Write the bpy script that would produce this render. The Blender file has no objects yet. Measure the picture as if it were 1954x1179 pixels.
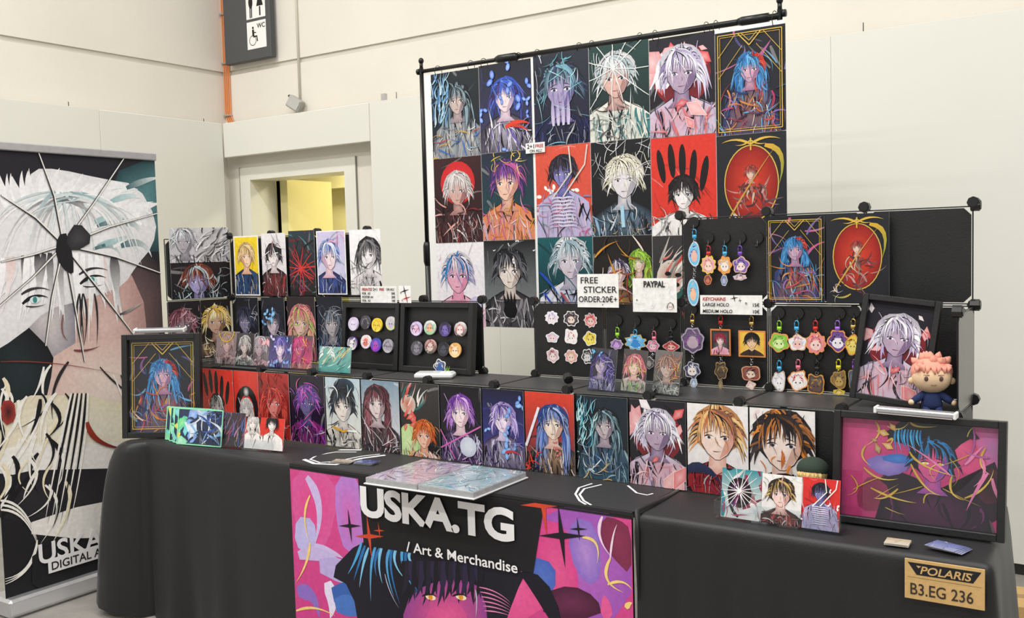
import bpy, bmesh, math, random
from mathutils import Vector, Matrix
# ------------------------------------------------------------------ camera, world, lights
SC = bpy.context.scene
COL = SC.collection
W_PX, H_PX, F_PX = 1954, 1179, 1835.427
YAW, PITCH, ROLL = math.radians(33.974), math.radians(-3.593), math.radians(-1.571)
CAM = Vector((3.317, -2.463, 1.524))
fwd = Vector((-math.sin(YAW)*math.cos(PITCH), math.cos(YAW)*math.cos(PITCH), math.sin(PITCH)))
rgt0 = Vector((math.cos(YAW), math.sin(YAW), 0)); up0 = rgt0.cross(fwd)
rgt = math.cos(ROLL)*rgt0 + math.sin(ROLL)*up0
upv = -math.sin(ROLL)*rgt0 + math.cos(ROLL)*up0
cam_data = bpy.data.cameras.new('camera'); cam = bpy.data.objects.new('camera', cam_data); COL.objects.link(cam)
cam.matrix_world = Matrix(((rgt.x, upv.x, -fwd.x, CAM.x), (rgt.y, upv.y, -fwd.y, CAM.y), (rgt.z, upv.z, -fwd.z, CAM.z), (0, 0, 0, 1)))
cam_data.sensor_fit = 'HORIZONTAL'; cam_data.sensor_width = 36.0; cam_data.lens = 36.0*F_PX/W_PX
cam_data.clip_start = 0.05; cam_data.clip_end = 100
SC.camera = cam
SC.view_settings.view_transform = 'Standard'; SC.view_settings.look = 'None'
SC.view_settings.exposure = 0.13; SC.view_settings.gamma = 1.0; SC.view_settings.use_curve_mapping = False
wd = bpy.data.worlds.new('hall_light'); SC.world = wd; wd.use_nodes = True
bg = wd.node_tree.nodes['Background']; bg.inputs[0].default_value = (1.0, 0.985, 0.955, 1); bg.inputs[1].default_value = 0.40
def area(name, loc, sx, sy, power, color=(1, 0.985, 0.955), rot=(0, 0, 0)):
    l = bpy.data.lights.new(name, 'AREA'); l.shape = 'RECTANGLE'; l.size = sx; l.size_y = sy; l.energy = power; l.color = color
    o = bpy.data.objects.new(name, l); COL.objects.link(o); o.location = loc; o.rotation_euler = rot; return o
for ix, x in enumerate((-1.4, 1.4, 4.2, 7.0)):          # rows of LED strips under the hall roof
    for iy, y in enumerate((-5.6, -3.0, -0.4)):
        area('hall_led_strip', (x, y, 5.6), 1.7, 0.28, 72 if x < 4 else 55)

# ------------------------------------------------------------------ helpers
def at(px, py, x=None, y=None, z=None):
    d = rgt*((px-W_PX/2)/F_PX) - upv*((py-H_PX/2)/F_PX) + fwd
    if x is not None: t = (x-CAM.x)/d.x
    elif y is not None: t = (y-CAM.y)/d.y
    else: t = (z-CAM.z)/d.z
    return CAM + d*t
def lin(c): return c/12.92 if c <= 0.04045 else ((c+0.055)/1.055)**2.4
_hx = {}
def C(h):
    if not isinstance(h, str): return h
    if h not in _hx:
        s = h.lstrip('#')
        if len(s) == 3: s = ''.join(c*2 for c in s)
        _hx[h] = tuple(lin(int(s[i:i+2], 16)/255) for i in (0, 2, 4))
    return _hx[h]
def mixc(a, b, t): a = C(a); b = C(b); return tuple(a[i]*(1-t)+b[i]*t for i in range(3))
MATS = {}
def mat(name, col, rough=0.6, metal=0.0, var=0.0, vscale=4.0, bump=0.0, bscale=60.0, spec=0.5, emit=0.0, col2=None, sheen=0.0, coat=0.0):
    if name in MATS: return MATS[name]
    m = bpy.data.materials.new(name); m.use_nodes = True; nt = m.node_tree; b = nt.nodes['Principled BSDF']
    c = C(col); b.inputs['Base Color'].default_value = (*c, 1); b.inputs['Roughness'].default_value = rough; b.inputs['Metallic'].default_value = metal
    b.inputs['Specular IOR Level'].default_value = spec
    if sheen: b.inputs['Sheen Weight'].default_value = sheen; b.inputs['Sheen Roughness'].default_value = 0.4
    if coat: b.inputs['Coat Weight'].default_value = coat; b.inputs['Coat Roughness'].default_value = 0.1
    tc = nt.nodes.new('ShaderNodeTexCoord')
    if var > 0 or col2:
        n = nt.nodes.new('ShaderNodeTexNoise'); n.inputs['Scale'].default_value = vscale; n.inputs['Detail'].default_value = 5
        nt.links.new(tc.outputs['Object'], n.inputs['Vector'])
        r = nt.nodes.new('ShaderNodeValToRGB'); nt.links.new(n.outputs['Fac'], r.inputs['Fac'])
        lo = C(col2) if col2 else tuple(v*(1-var) for v in c); hi = c if col2 else tuple(min(1, v*(1+var)) for v in c)
        r.color_ramp.elements[0].position = 0.3; r.color_ramp.elements[1].position = 0.7
        r.color_ramp.elements[0].color = (*lo, 1); r.color_ramp.elements[1].color = (*hi, 1)
        nt.links.new(r.outputs['Color'], b.inputs['Base Color'])
    if bump > 0:
        n2 = nt.nodes.new('ShaderNodeTexNoise'); n2.inputs['Scale'].default_value = bscale; n2.inputs['Detail'].default_value = 4
        nt.links.new(tc.outputs['Object'], n2.inputs['Vector'])
        bp = nt.nodes.new('ShaderNodeBump'); bp.inputs['Strength'].default_value = bump; bp.inputs['Distance'].default_value = 0.01
        nt.links.new(n2.outputs['Fac'], bp.inputs['Height']); nt.links.new(bp.outputs['Normal'], b.inputs['Normal'])
    if emit > 0: b.inputs['Emission Color'].default_value = (*c, 1); b.inputs['Emission Strength'].default_value = emit
    MATS[name] = m; return m
def print_mat(name, rough, coat=0.0, metal=0.0):
    m = bpy.data.materials.new(name); m.use_nodes = True; nt = m.node_tree; b = nt.nodes['Principled BSDF']
    a = nt.nodes.new('ShaderNodeAttribute'); a.attribute_name = 'ink'; a.attribute_type = 'GEOMETRY'
    n = nt.nodes.new('ShaderNodeTexNoise'); n.inputs['Scale'].default_value = 55; n.inputs['Detail'].default_value = 3
    tc = nt.nodes.new('ShaderNodeTexCoord'); nt.links.new(tc.outputs['Object'], n.inputs['Vector'])
    mr = nt.nodes.new('ShaderNodeMapRange'); mr.inputs[1].default_value = 0.3; mr.inputs[2].default_value = 0.7; mr.inputs[3].default_value = 0.9; mr.inputs[4].default_value = 1.06
    nt.links.new(n.outputs['Fac'], mr.inputs[0])
    mx = nt.nodes.new('ShaderNodeMix'); mx.data_type = 'RGBA'; mx.blend_type = 'MULTIPLY'; mx.inputs[0].default_value = 1
    nt.links.new(a.outputs['Color'], mx.inputs[6]); nt.links.new(mr.outputs[0], mx.inputs[7])
    nt.links.new(mx.outputs[2], b.inputs['Base Color'])
    b.inputs['Roughness'].default_value = rough; b.inputs['Coat Weight'].default_value = coat; b.inputs['Coat Roughness'].default_value = 0.12
    b.inputs['Metallic'].default_value = metal; b.inputs['Specular IOR Level'].default_value = 0.35
    MATS[name] = m; return m
def glass_mat(name, tint=(1, 1, 1), base=0.04, rough=0.03):
    m = bpy.data.materials.new(name); m.use_nodes = True; nt = m.node_tree; nt.nodes.clear()
    o = nt.nodes.new('ShaderNodeOutputMaterial'); t = nt.nodes.new('ShaderNodeBsdfTransparent'); t.inputs[0].default_value = (*tint, 1)
    g = nt.nodes.new('ShaderNodeBsdfGlossy'); g.inputs['Roughness'].default_value = rough
    lw = nt.nodes.new('ShaderNodeLayerWeight'); lw.inputs['Blend'].default_value = 0.5
    pw = nt.nodes.new('ShaderNodeMath'); pw.operation = 'POWER'; pw.inputs[1].default_value = 4.0; nt.links.new(lw.outputs['Facing'], pw.inputs[0])
    ma = nt.nodes.new('ShaderNodeMath'); ma.operation = 'MULTIPLY_ADD'; ma.inputs[1].default_value = 0.6; ma.inputs[2].default_value = base; nt.links.new(pw.outputs[0], ma.inputs[0])
    mx = nt.nodes.new('ShaderNodeMixShader'); nt.links.new(ma.outputs[0], mx.inputs[0]); nt.links.new(t.outputs[0], mx.inputs[1]); nt.links.new(g.outputs[0], mx.inputs[2])
    nt.links.new(mx.outputs[0], o.inputs[0]); MATS[name] = m; return m
M_PAPER = print_mat('printed_paper', 0.42); M_GLOSS = print_mat('glossy_print', 0.22, 0.35); M_FABRIC = print_mat('printed_fabric', 0.8); M_HOLO = print_mat('foil_print', 0.2, 0.5, 0.25)
M_GLASS = glass_mat('frame_glass'); M_ACRYL = glass_mat('clear_acrylic', (0.93, 0.95, 0.96))
M_BLACK = mat('black_plastic', '#1c1c1d', 0.4, bump=0.05); M_PANEL = mat('black_panel_fabric', '#1b1b1c', 0.42, var=0.12, vscale=9, bump=0.12, bscale=300)
M_METALB = mat('black_metal', '#141416', 0.32, 0.2, var=0.1)
M_CHROME = mat('chrome', '#c9c9c9', 0.25, 1.0, var=0.05); M_GOLD = mat('gold_metal', '#d8b56a', 0.3, 1.0, var=0.05)
M_WHITEP = mat('white_paper', '#f0efec', 0.55, var=0.02, bump=0.05, bscale=20); M_INK = mat('black_ink', '#17161a', 0.6, var=0.05); M_RED = mat('red_ink', '#b5291f', 0.6, var=0.05)
M_WPLAST = mat('white_plastic', '#e8e8e6', 0.35, var=0.02); M_FRAME = mat('black_frame_wood', '#1b1b1c', 0.45, var=0.15, vscale=30, bump=0.08, bscale=120)
M_ALU = mat('brushed_aluminium', '#c4c4c6', 0.35, 0.7, var=0.06, vscale=40)

def setp(o, label=None, cat=None, group=None, kind=None):
    if label: o['label'] = label
    if cat: o['category'] = cat
    if group: o['group'] = group
    if kind: o['kind'] = kind
    return o
def empty(name, loc, rot=(0, 0, 0), **k):
    o = bpy.data.objects.new(name, None); COL.objects.link(o); o.location = loc; o.rotation_euler = rot; o.empty_display_size = 0.05
    return setp(o, **k)
class MB:
    def __init__(s): s.v = []; s.f = []
    def raw(s, v, f):
        n = len(s.v); s.v += [tuple(p) for p in v]; s.f += [tuple(i+n for i in q) for q in f]; return s
    def box(s, x0, x1, y0, y1, z0, z1):
        return s.raw([(x0, y0, z0), (x1, y0, z0), (x1, y1, z0), (x0, y1, z0), (x0, y0, z1), (x1, y0, z1), (x1, y1, z1), (x0, y1, z1)],
                     [(0, 3, 2, 1), (4, 5, 6, 7), (0, 1, 5, 4), (1, 2, 6, 5), (2, 3, 7, 6), (3, 0, 4, 7)])
    def cbox(s, x0, x1, y0, y1, z0, z1, c):      # box with chamfered edges
        X = (x0, x0+c, x1-c, x1); Y = (y0, y0+c, y1-c, y1); Z = (z0, z0+c, z1-c, z1)
        bm = bmesh.new(); vs = []
        for a in (0, 1):
            for b in (0, 1):
                for d in (0, 1):
                    ex, ix = (X[3], X[2]) if a else (X[0], X[1]); ey, iy = (Y[3], Y[2]) if b else (Y[0], Y[1]); ez, iz = (Z[3], Z[2]) if d else (Z[0], Z[1])
                    vs += [(ex, iy, iz), (ix, ey, iz), (ix, iy, ez)]
        for p in vs: bm.verts.new(p)
        bmesh.ops.convex_hull(bm, input=bm.verts[:]); bm.verts.index_update()
        r = s.raw([v.co[:] for v in bm.verts], [[v.index for v in f.verts] for f in bm.faces]); bm.free(); return r
    def tube(s, pts, r, n=8, cap=True, radii=None):
        pts = [Vector(p) for p in pts]; rings = []
        for i, p in enumerate(pts):
            d = (pts[min(i+1, len(pts)-1)]-pts[max(i-1, 0)]).normalized()
            a = d.cross(Vector((0, 0, 1)) if abs(d.z) < 0.9 else Vector((1, 0, 0))).normalized(); b = d.cross(a)
            rr = radii[i] if radii else r
            rings.append([p+a*(rr*math.cos(2*math.pi*k/n))+b*(rr*math.sin(2*math.pi*k/n)) for k in range(n)])
        v = [q for R in rings for q in R]; f = []
        for i in range(len(pts)-1):
            for k in range(n): f.append((i*n+k, i*n+(k+1) % n, (i+1)*n+(k+1) % n, (i+1)*n+k))
        if cap: f.append(tuple(range(n))[::-1]); f.append(tuple((len(pts)-1)*n+k for k in range(n)))
        return s.raw(v, f)
    def prism(s, outline, y0, y1):               # outline in x,z ; extruded along y
        n = len(outline); v = [(x, y0, z) for x, z in outline]+[(x, y1, z) for x, z in outline]
        f = [tuple(range(n)), tuple(range(2*n-1, n-1, -1))]+[(i, i+n, (i+1) % n+n, (i+1) % n) for i in range(n)]
        return s.raw(v, f)
    def ball(s, c, rx, ry, rz, nu=16, nv=10):
        v = []; f = []
        for j in range(nv+1):
            t = math.pi*j/nv
            for i in range(nu):
                a = 2*math.pi*i/nu; v.append((c[0]+rx*math.sin(t)*math.cos(a), c[1]+ry*math.sin(t)*math.sin(a), c[2]+rz*math.cos(t)))
        for j in range(nv):
            for i in range(nu): f.append((j*nu+i, (j+1)*nu+i, (j+1)*nu+(i+1) % nu, j*nu+(i+1) % nu))
        return s.raw(v, f)
    def mesh(s, name, m, smooth=False):
        me = bpy.data.meshes.new(name); me.from_pydata(s.v, [], s.f); me.validate()
        bm = bmesh.new(); bm.from_mesh(me); bmesh.ops.remove_doubles(bm, verts=bm.verts, dist=1e-6); bmesh.ops.recalc_face_normals(bm, faces=bm.faces); bm.to_mesh(me); bm.free()
        me.materials.append(m)
        if smooth: me.polygons.foreach_set('use_smooth', [True]*len(me.polygons))
        return me
    def build(s, name, m, parent=None, loc=(0, 0, 0), rot=(0, 0, 0), smooth=False, **k):
        return link(name, s.mesh(name, m, smooth), parent, loc, rot, **k)
def link(name, me, parent=None, loc=(0, 0, 0), rot=(0, 0, 0), **k):
    o = bpy.data.objects.new(name, me); COL.objects.link(o); o.parent = parent; o.location = loc; o.rotation_euler = rot
    return setp(o, **k)
def text(s, size, parent, loc, m, bold=0.0, align='LEFT', shear=0.0, sx=1.0, rz=0.0, name='lettering', rot=None, spacing=1.0):
    cu = bpy.data.curves.new('t', 'FONT'); cu.body = s; cu.size = size; cu.offset = bold*size; cu.align_x = align; cu.shear = shear; cu.extrude = 0.0003; cu.resolution_u = 4; cu.space_character = spacing
    o = bpy.data.objects.new('t', cu); COL.objects.link(o); dg = bpy.context.evaluated_depsgraph_get()
    me = bpy.data.meshes.new_from_object(o.evaluated_get(dg)); bpy.data.objects.remove(o); me.name = name; me.materials.clear(); me.materials.append(m)
    r = link(name, me, parent, loc, rot if rot else (math.pi/2, rz, 0)); r.scale = (sx, 1, 1); return r
# ------------------------------------------------------------------ flat print generator (ink layers on a sheet)
STEP = 2.0e-5
class Art:
    def __init__(s, w, h, seed=1, clip=None, yoff=0.0008):
        s.w, s.h, s.H = w, h, h/w; s.rng = random.Random(seed); s.k = 0; s.yoff = yoff; s.v = []; s.c = []; s.f = []
        s.clip = clip or [(0, 0), (1, 0), (1, s.H), (0, s.H)]
        xs = [p[0] for p in s.clip]; ys = [p[1] for p in s.clip]; s.bb = (min(xs), max(xs), min(ys), max(ys)); s.rect = clip is None
    def up(s): s.k += 1
    def poly(s, pts, cols):
        if not isinstance(cols, list): cc = C(cols); cols = [cc]*len(pts)
        P = [(p[0], p[1], C(c)) for p, c in zip(pts, cols)]
        inside = s.rect and all(0 <= p[0] <= 1 and 0 <= p[1] <= s.H for p in P)
        if not inside:
            n = len(s.clip)
            for i in range(n):
                a = s.clip[i]; b = s.clip[(i+1) % n]; ex, ey = b[0]-a[0], b[1]-a[1]; out = []
                for j in range(len(P)):
                    p = P[j]; q = P[(j+1) % len(P)]
                    dp = ex*(p[1]-a[1])-ey*(p[0]-a[0]); dq = ex*(q[1]-a[1])-ey*(q[0]-a[0])
                    if dp >= 0: out.append(p)
                    if (dp >= 0) != (dq >= 0):
                        t = dp/(dp-dq); out.append((p[0]+t*(q[0]-p[0]), p[1]+t*(q[1]-p[1]), tuple(p[2][m]*(1-t)+q[2][m]*t for m in range(3))))
                P = out
                if len(P) < 3: return
        n = len(s.v); y = -s.yoff-s.k*STEP
        for p in P: s.v.append(((p[0]-0.5)*s.w, y, p[1]*s.w)); s.c.append(p[2])
        s.f.append(tuple(range(n, n+len(P))))
    def fan(s, pts, col, ccol=None):
        cx = sum(p[0] for p in pts)/len(pts); cy = sum(p[1] for p in pts)/len(pts); cc = ccol or (col[0] if isinstance(col, list) else col)
        s.up(); n = len(pts)
        for i in range(n):
            j = (i+1) % n; ca = col[i] if isinstance(col, list) else col; cb = col[j] if isinstance(col, list) else col
            s.poly([(cx, cy), pts[i], pts[j]], [cc, ca, cb])
    def strip(s, path, widths, c0, c1=None, up=True):
        if up: s.up()
        c1 = c1 or c0; n = len(path); L = []
        for i, p in enumerate(path):
            a = path[max(0, i-1)]; b = path[min(n-1, i+1)]; dx, dy = b[0]-a[0], b[1]-a[1]; d = math.hypot(dx, dy) or 1e-9
            w = widths[i] if isinstance(widths, (list, tuple)) else widths
            L.append(((p[0]-dy/d*w/2, p[1]+dx/d*w/2), (p[0]+dy/d*w/2, p[1]-dx/d*w/2)))
        for i in range(n-1):
            ca = mixc(c0, c1, i/(n-1)); cb = mixc(c0, c1, (i+1)/(n-1))
            s.poly([L[i][0], L[i][1], L[i+1][1], L[i+1][0]], [ca, ca, cb, cb])
    def curve(s, p0, p1, p2, w, c0, c1=None, n=6, taper=True):
        path = []; ws = []
        for i in range(n+1):
            t = i/n; path.append(tuple((1-t)**2*p0[m]+2*t*(1-t)*p1[m]+t*t*p2[m] for m in (0, 1)))
            ws.append(w*max(.03, min(1, .45+2.2*t)*(1-t)**.75*1.15) if taper else w)
        s.strip(path, ws, c0, c1)
    def ell(s, x, y, rx, ry, col, ccol=None, n=20, rot=0, jit=0):
        ct, st = math.cos(rot), math.sin(rot); pts = []
        for i in range(n):
            a = 2*math.pi*i/n; r = 1+jit*(s.rng.random()*2-1); u, v = rx*r*math.cos(a), ry*r*math.sin(a); pts.append((x+u*ct-v*st, y+u*st+v*ct))
        s.fan(pts, col, ccol)
    def bg(s, top, bot=None, n=6):
        bot = bot or top; x0, x1, y0, y1 = s.bb
        for i in range(n):
            a = y0+(y1-y0)*i/n; b = y0+(y1-y0)*(i+1)/n; ca = mixc(bot, top, i/n); cb = mixc(bot, top, (i+1)/n)
            s.poly([(x0, a), (x1, a), (x1, b), (x0, b)], [ca, ca, cb, cb])
    # ---- motifs
    def swoosh(s, n, cols, w=0.03, L=0.4, box=None, bend=0.14, ang=None):
        w *= .75
        x0, x1, y0, y1 = box or (0, 1, 0, s.H); R = s.rng
        for _ in range(n):
            x, y = R.uniform(x0, x1), R.uniform(y0, y1); a = R.uniform(0, 6.28) if ang is None else ang+R.uniform(-.35, .35); l = L*R.uniform(.5, 1.2); b = R.uniform(-bend, bend)
            e = (x+l*math.cos(a), y+l*math.sin(a)); m = ((x+e[0])/2-b*math.sin(a), (y+e[1])/2+b*math.cos(a)); c = R.choice(cols)
            s.curve((x, y), m, e, w*R.uniform(.4, 1.3), c, mixc(c, R.choice(cols), .5))
    def cracks(s, x, y, n, col, w=0.012, L=1.2, dark=None):
        R = s.rng
        for i in range(n):
            a = 6.283*(i+R.uniform(-.25, .25))/n; p = (x, y); path = [p]
            for k in range(3): p = (p[0]+L/3*math.cos(a+R.uniform(-.12, .12)), p[1]+L/3*math.sin(a+R.uniform(-.12, .12))); path.append(p)
            if dark: s.strip(path, [w*1.8, w*1.6, w*1.4, w], dark)
            s.strip(path, [w, w*.9, w*.7, w*.4], col)
    def ring(s, x, y, r, w, col, n=28, ry=None):
        s.strip([(x+r*math.cos(6.283*i/n), y+(ry or r)*math.sin(6.283*i/n)) for i in range(n+1)], w, col)
    def border(s, col, ins=0.04, w=0.012):
        a, b, c, d = ins, 1-ins, ins, s.H-ins
        for p, q in (((a, c), (b, c)), ((b, c), (b, d)), ((b, d), (a, d)), ((a, d), (a, c))): s.strip([p, q], w, col)
    def shards(s, n, cols, size=.15, box=None, edge=None):
        x0, x1, y0, y1 = box or (0, 1, 0, s.H); R = s.rng
        for _ in range(n):
            x, y = R.uniform(x0, x1), R.uniform(y0, y1); a = R.uniform(0, 6.28); r = size*R.uniform(.4, 1.2)
            pts = [(x+r*math.cos(a+t)*k, y+r*math.sin(a+t)*k) for t, k in ((0, 1), (1.7, .5), (3.0, .8), (4.6, .45))]; c = R.choice(cols); s.fan(pts, c, mixc(c, '#ffffff', .3))
            if edge: s.strip(pts+pts[:1], .008, edge)
    def petals(s, n, cols, size=.07, box=None):
        x0, x1, y0, y1 = box or (0, 1, 0, s.H); R = s.rng
        for _ in range(n):
            x, y = R.uniform(x0, x1), R.uniform(y0, y1); a = R.uniform(0, 6.28); c = R.choice(cols); r = size*R.uniform(.6, 1.2)
            for k in (-1, 1): s.ell(x+k*r*.5*math.cos(a), y+k*r*.5*math.sin(a), r*.55, r*.34, c, mixc(c, '#ffffff', .35), n=9, rot=a+k*.5)
    def tuft(s, x, y, r, hair, dk, n=30, spread=1.0, a0=-30, a1=210, w=.2):
        R = s.rng
        for i in range(n):
            a = math.radians(a0+(a1-a0)*(i+R.random()*.8)/n)
            b = a+R.uniform(-.38, .38); ca, sa = math.cos(a), math.sin(a); p0 = (x+.62*r*ca, y+.62*r*sa); l = r*spread*R.uniform(.55, 1.0)
            p2 = (x+(r*1.0+l*.62)*math.cos(b), y+(r*.92+l*.5)*math.sin(b)-abs(math.cos(b))*r*.75); p1 = (x+(r*1.0+l*.2)*ca, y+(r*.98+l*.25)*sa); c = R.choice(hair)
            if dk and i % 2 == 0: s.curve(p0, p1, p2, w*r*1.45, dk, n=5)
            s.curve(p0, p1, p2, w*r*R.uniform(.6, 1.1), c, mixc(c, R.choice(hair), .7), n=5)
    def head(s, x, y, r, skin, shade, hair, dk='#15131a', turn=0.0, n=26, spread=.8, long=0.0, eye='#2a2f45', line='#1d1a20', fringe=1.0, neck=True, tilt=0.0):
        R = s.rng; hair = list(hair)
        if long:
            for i in range(int(14+6*long)):
                sd = R.choice((-1, 1)); x0 = x+sd*r*R.uniform(.5, 1.25); y0 = y+r*R.uniform(.2, 1.0); c = R.choice(hair)
                s.curve((x0, y0), (x0+sd*r*R.uniform(.2, .8), y0-long*r*.6), (x0+sd*r*R.uniform(-.3, 1.0), y0-long*r*R.uniform(.9, 1.6)), r*R.uniform(.12, .3), c, mixc(c, R.choice(hair), .6))
        pts = [(x+1.45*r*math.cos(6.283*i/18)*(1+R.uniform(-.06, .06)), y+.35*r+1.3*r*math.sin(6.283*i/18)*(1+R.uniform(-.06, .06))) for i in range(18)]
        s.fan(pts, mixc(hair[0], dk, .35), hair[0]); s.tuft(x, y+.3*r, r*1.15, hair, dk, n=n, spread=spread)
        if neck:
            s.fan([(x-.42*r, y-.6*r), (x+.42*r, y-.6*r), (x+.5*r, y-1.7*r), (x+.95*r, y-2.1*r), (x-.95*r, y-2.1*r), (x-.5*r, y-1.7*r)], shade, mixc(skin, shade, .4))
        t = turn
        O = [(-.93, .7), (-1.0, .1), (-.93, -.45), (-.58+.2*t, -.98), (-.12+.3*t, -1.3), (.14+.3*t, -1.3), (.6+.2*t, -.98), (.93, -.45), (1.0, .1), (.93, .7), (.5, 1.1), (-.5, 1.1)]
        F = [(x+r*.95*p[0], y+r*p[1]) for p in O]
        s.fan([(x+(p[0]-x)*1.05, y+(p[1]-y)*1.03) for p in F], line); s.fan(F, [mixc(skin, shade, .25)]*len(F), skin)
        sg = 1 if t <= 0 else -1
        s.fan([(x+sg*r*.95, y+r*.7), (x+sg*r*.98, y), (x+sg*r*.88, y-.45*r), (x+sg*r*.55+.2*t*r, y-.95*r), (x+.3*t*r+sg*.1*r, y-1.27*r), (x+sg*.35*r, y-.6*r), (x+sg*.55*r, y-.1*r)], shade)
        for k in (-1, 1):
            ex = x+k*.45*r+.25*t*r; ey = y-.12*r; w = r*.27*(1-.35*max(0, k*t))
            s.ell(ex, ey-.01*r, w*.85, r*.075, '#f4eef0', n=10); s.ell(ex+.05*t*r, ey-.01*r, w*.36, r*.085, eye, n=9)
            s.curve((ex-w, ey+.03*r), (ex, ey+.2*r), (ex+w, ey+.03*r), r*.09, line, n=4); s.curve((ex-w*1.1, ey+(.26+.1*k)*r), (ex, ey+.34*r), (ex+w*1.1, ey+(.26-.1*k)*r), r*.07, mixc(hair[0], line, .6), n=4)
        s.curve((x+.3*t*r, y-.3*r), (x+(.3*t+.1)*r, y-.5*r), (x+(.3*t-.02)*r, y-.58*r), r*.04, mixc(shade, line, .5), n=3)
        s.curve((x+(.28*t-.24)*r, y-.86*r), (x+.3*t*r, y-.9*r), (x+(.28*t+.24)*r, y-.84*r), r*.055, mixc('#8c2f3a', line, .4), n=4)
        m = int(18*fringe)
        for i in range(m):
            q = (i+R.random()*.7)/m*2-1; x0 = x+R.uniform(-.35, .35)*r; y0 = y+1.32*r; x2 = x+q*1.15*r; y2 = y+r*(R.uniform(-.05, .3)-abs(q)**2*.75); c = R.choice(hair)
            p1 = (x+q*1.25*r, y+1.15*r)
            if i % 2 == 0: s.curve((x0, y0), p1, (x2, y2-.05*r), r*.34, dk, n=5)
            s.curve((x0, y0), p1, (x2, y2), r*R.uniform(.16, .3), c, mixc(c, R.choice(hair), .6), n=5)
    def bust(s, x, y, r, cloth, line='#14131a', hi=None, lapel=None, n=10, wide=1.0):
        R = s.rng; b = -.1; wd = 3.0*wide*r
        s.fan([(x-.5*r, y-1.45*r), (x, y-1.8*r), (x+.5*r, y-1.45*r), (x+1.6*r*wide, y-1.95*r), (x+wd*.85, y-2.7*r), (x+wd, b), (x-wd, b), (x-wd*.85, y-2.7*r), (x-1.6*r*wide, y-1.95*r)], cloth[0], mixc(cloth[0], cloth[-1], .5))
        for i in range(n):
            k = R.choice((-1, 1)); xx = x+k*r*R.uniform(.2, 2.4)*wide; yy = y-r*R.uniform(2.0, 3.0); c = R.choice(list(cloth)+[line])
            s.curve((xx, yy), (xx+r*R.uniform(-.5, .5), yy-r*.8), (xx+r*R.uniform(-1, 1), yy-r*R.uniform(1.2, 2.4)), r*R.uniform(.1, .35), c)
        lp = lapel or line
        for k in (-1, 1): s.curve((x+k*.52*r, y-1.45*r), (x+k*.55*r, y-2.1*r), (x+.02*r, y-3.0*r), r*.2, lp, n=5); s.curve((x+k*.6*r, y-1.5*r), (x+k*1.2*r, y-1.8*r), (x+k*2.3*r*wide, y-2.4*r), r*.07, hi or line, n=5)
    def mesh(s, name, m, thick=0.0012, sheet='#f2f0ee', body=True):
        v, c, f = list(s.v), list(s.c), list(s.f)
        if body:
            n = len(v); a = s.w/2; h = s.h; y0 = -s.yoff+1e-4; y1 = y0+thick
            v += [(-a, y0, 0), (a, y0, 0), (a, y0, h), (-a, y0, h), (-a, y1, 0), (a, y1, 0), (a, y1, h), (-a, y1, h)]; c += [C(sheet)]*8
            f += [tuple(n+i for i in q) for q in ((0, 1, 2, 3), (7, 6, 5, 4), (0, 4, 5, 1), (1, 5, 6, 2), (2, 6, 7, 3), (3, 7, 4, 0))]
        me = bpy.data.meshes.new(name); me.from_pydata(v, [], f)
        at_ = me.attributes.new('ink', 'FLOAT_COLOR', 'POINT'); flat = []
        for q in c: flat += [q[0], q[1], q[2], 1.0]
        at_.data.foreach_set('color', flat); me.materials.append(m); return me
def soft(pts, it=2):
    for _ in range(it):
        q = []
        for i in range(len(pts)):
            a, b = pts[i], pts[(i+1) % len(pts)]; q += [(a[0]*.75+b[0]*.25, a[1]*.75+b[1]*.25), (a[0]*.25+b[0]*.75, a[1]*.25+b[1]*.75)]
        pts = q
    return pts
# one portrait composition from a few colours: a generic figure in the tones of the print
def portrait(A, bgc, hair, skin, cloth, x=.5, y=None, r=.17, extra=None, pre=None, **k):
    y = A.H*.62 if y is None else y*A.H
    r *= 1.18; A.bg(*bgc); A.swoosh(7, [mixc(bgc[0], '#ffffff', .16), mixc(bgc[-1], '#000000', .35), mixc(bgc[0], bgc[-1], .5)], .07, .5)
    if pre: pre(A)
    kb = {q: k.pop(q) for q in ('line2', 'hi', 'lapel', 'wide', 'folds') if q in k}
    A.bust(x, y, r, cloth, line=kb.get('line2', '#14131a'), hi=kb.get('hi'), lapel=kb.get('lapel'), wide=kb.get('wide', 1), n=kb.get('folds', 10))
    A.head(x, y, r, skin[0], skin[1], hair, **k)
    dt = list(cloth)+[hair[-1], mixc(cloth[-1], '#ffffff', .5), '#17151a']; A.swoosh(34, dt, .024, .42, (.0, 1, .05, max(.15, y-1.75*r)), .1, -1.45); A.swoosh(16, dt+[mixc(cloth[0], '#000000', .6)], .035, .3, (.0, 1, .0, max(.12, y-2.0*r)), .1); A.swoosh(12, hair, .016, .3, (x-1.9*r, x+1.6*r, y-.2*r, y+1.7*r), .1, -1.2)
    if extra: extra(A)
def E(f, *a, **k): return lambda A: getattr(A, f)(*a, **k)
def SEQ(*fs):
    def run(A):
        for f in fs: f(A)
    return run
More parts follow.
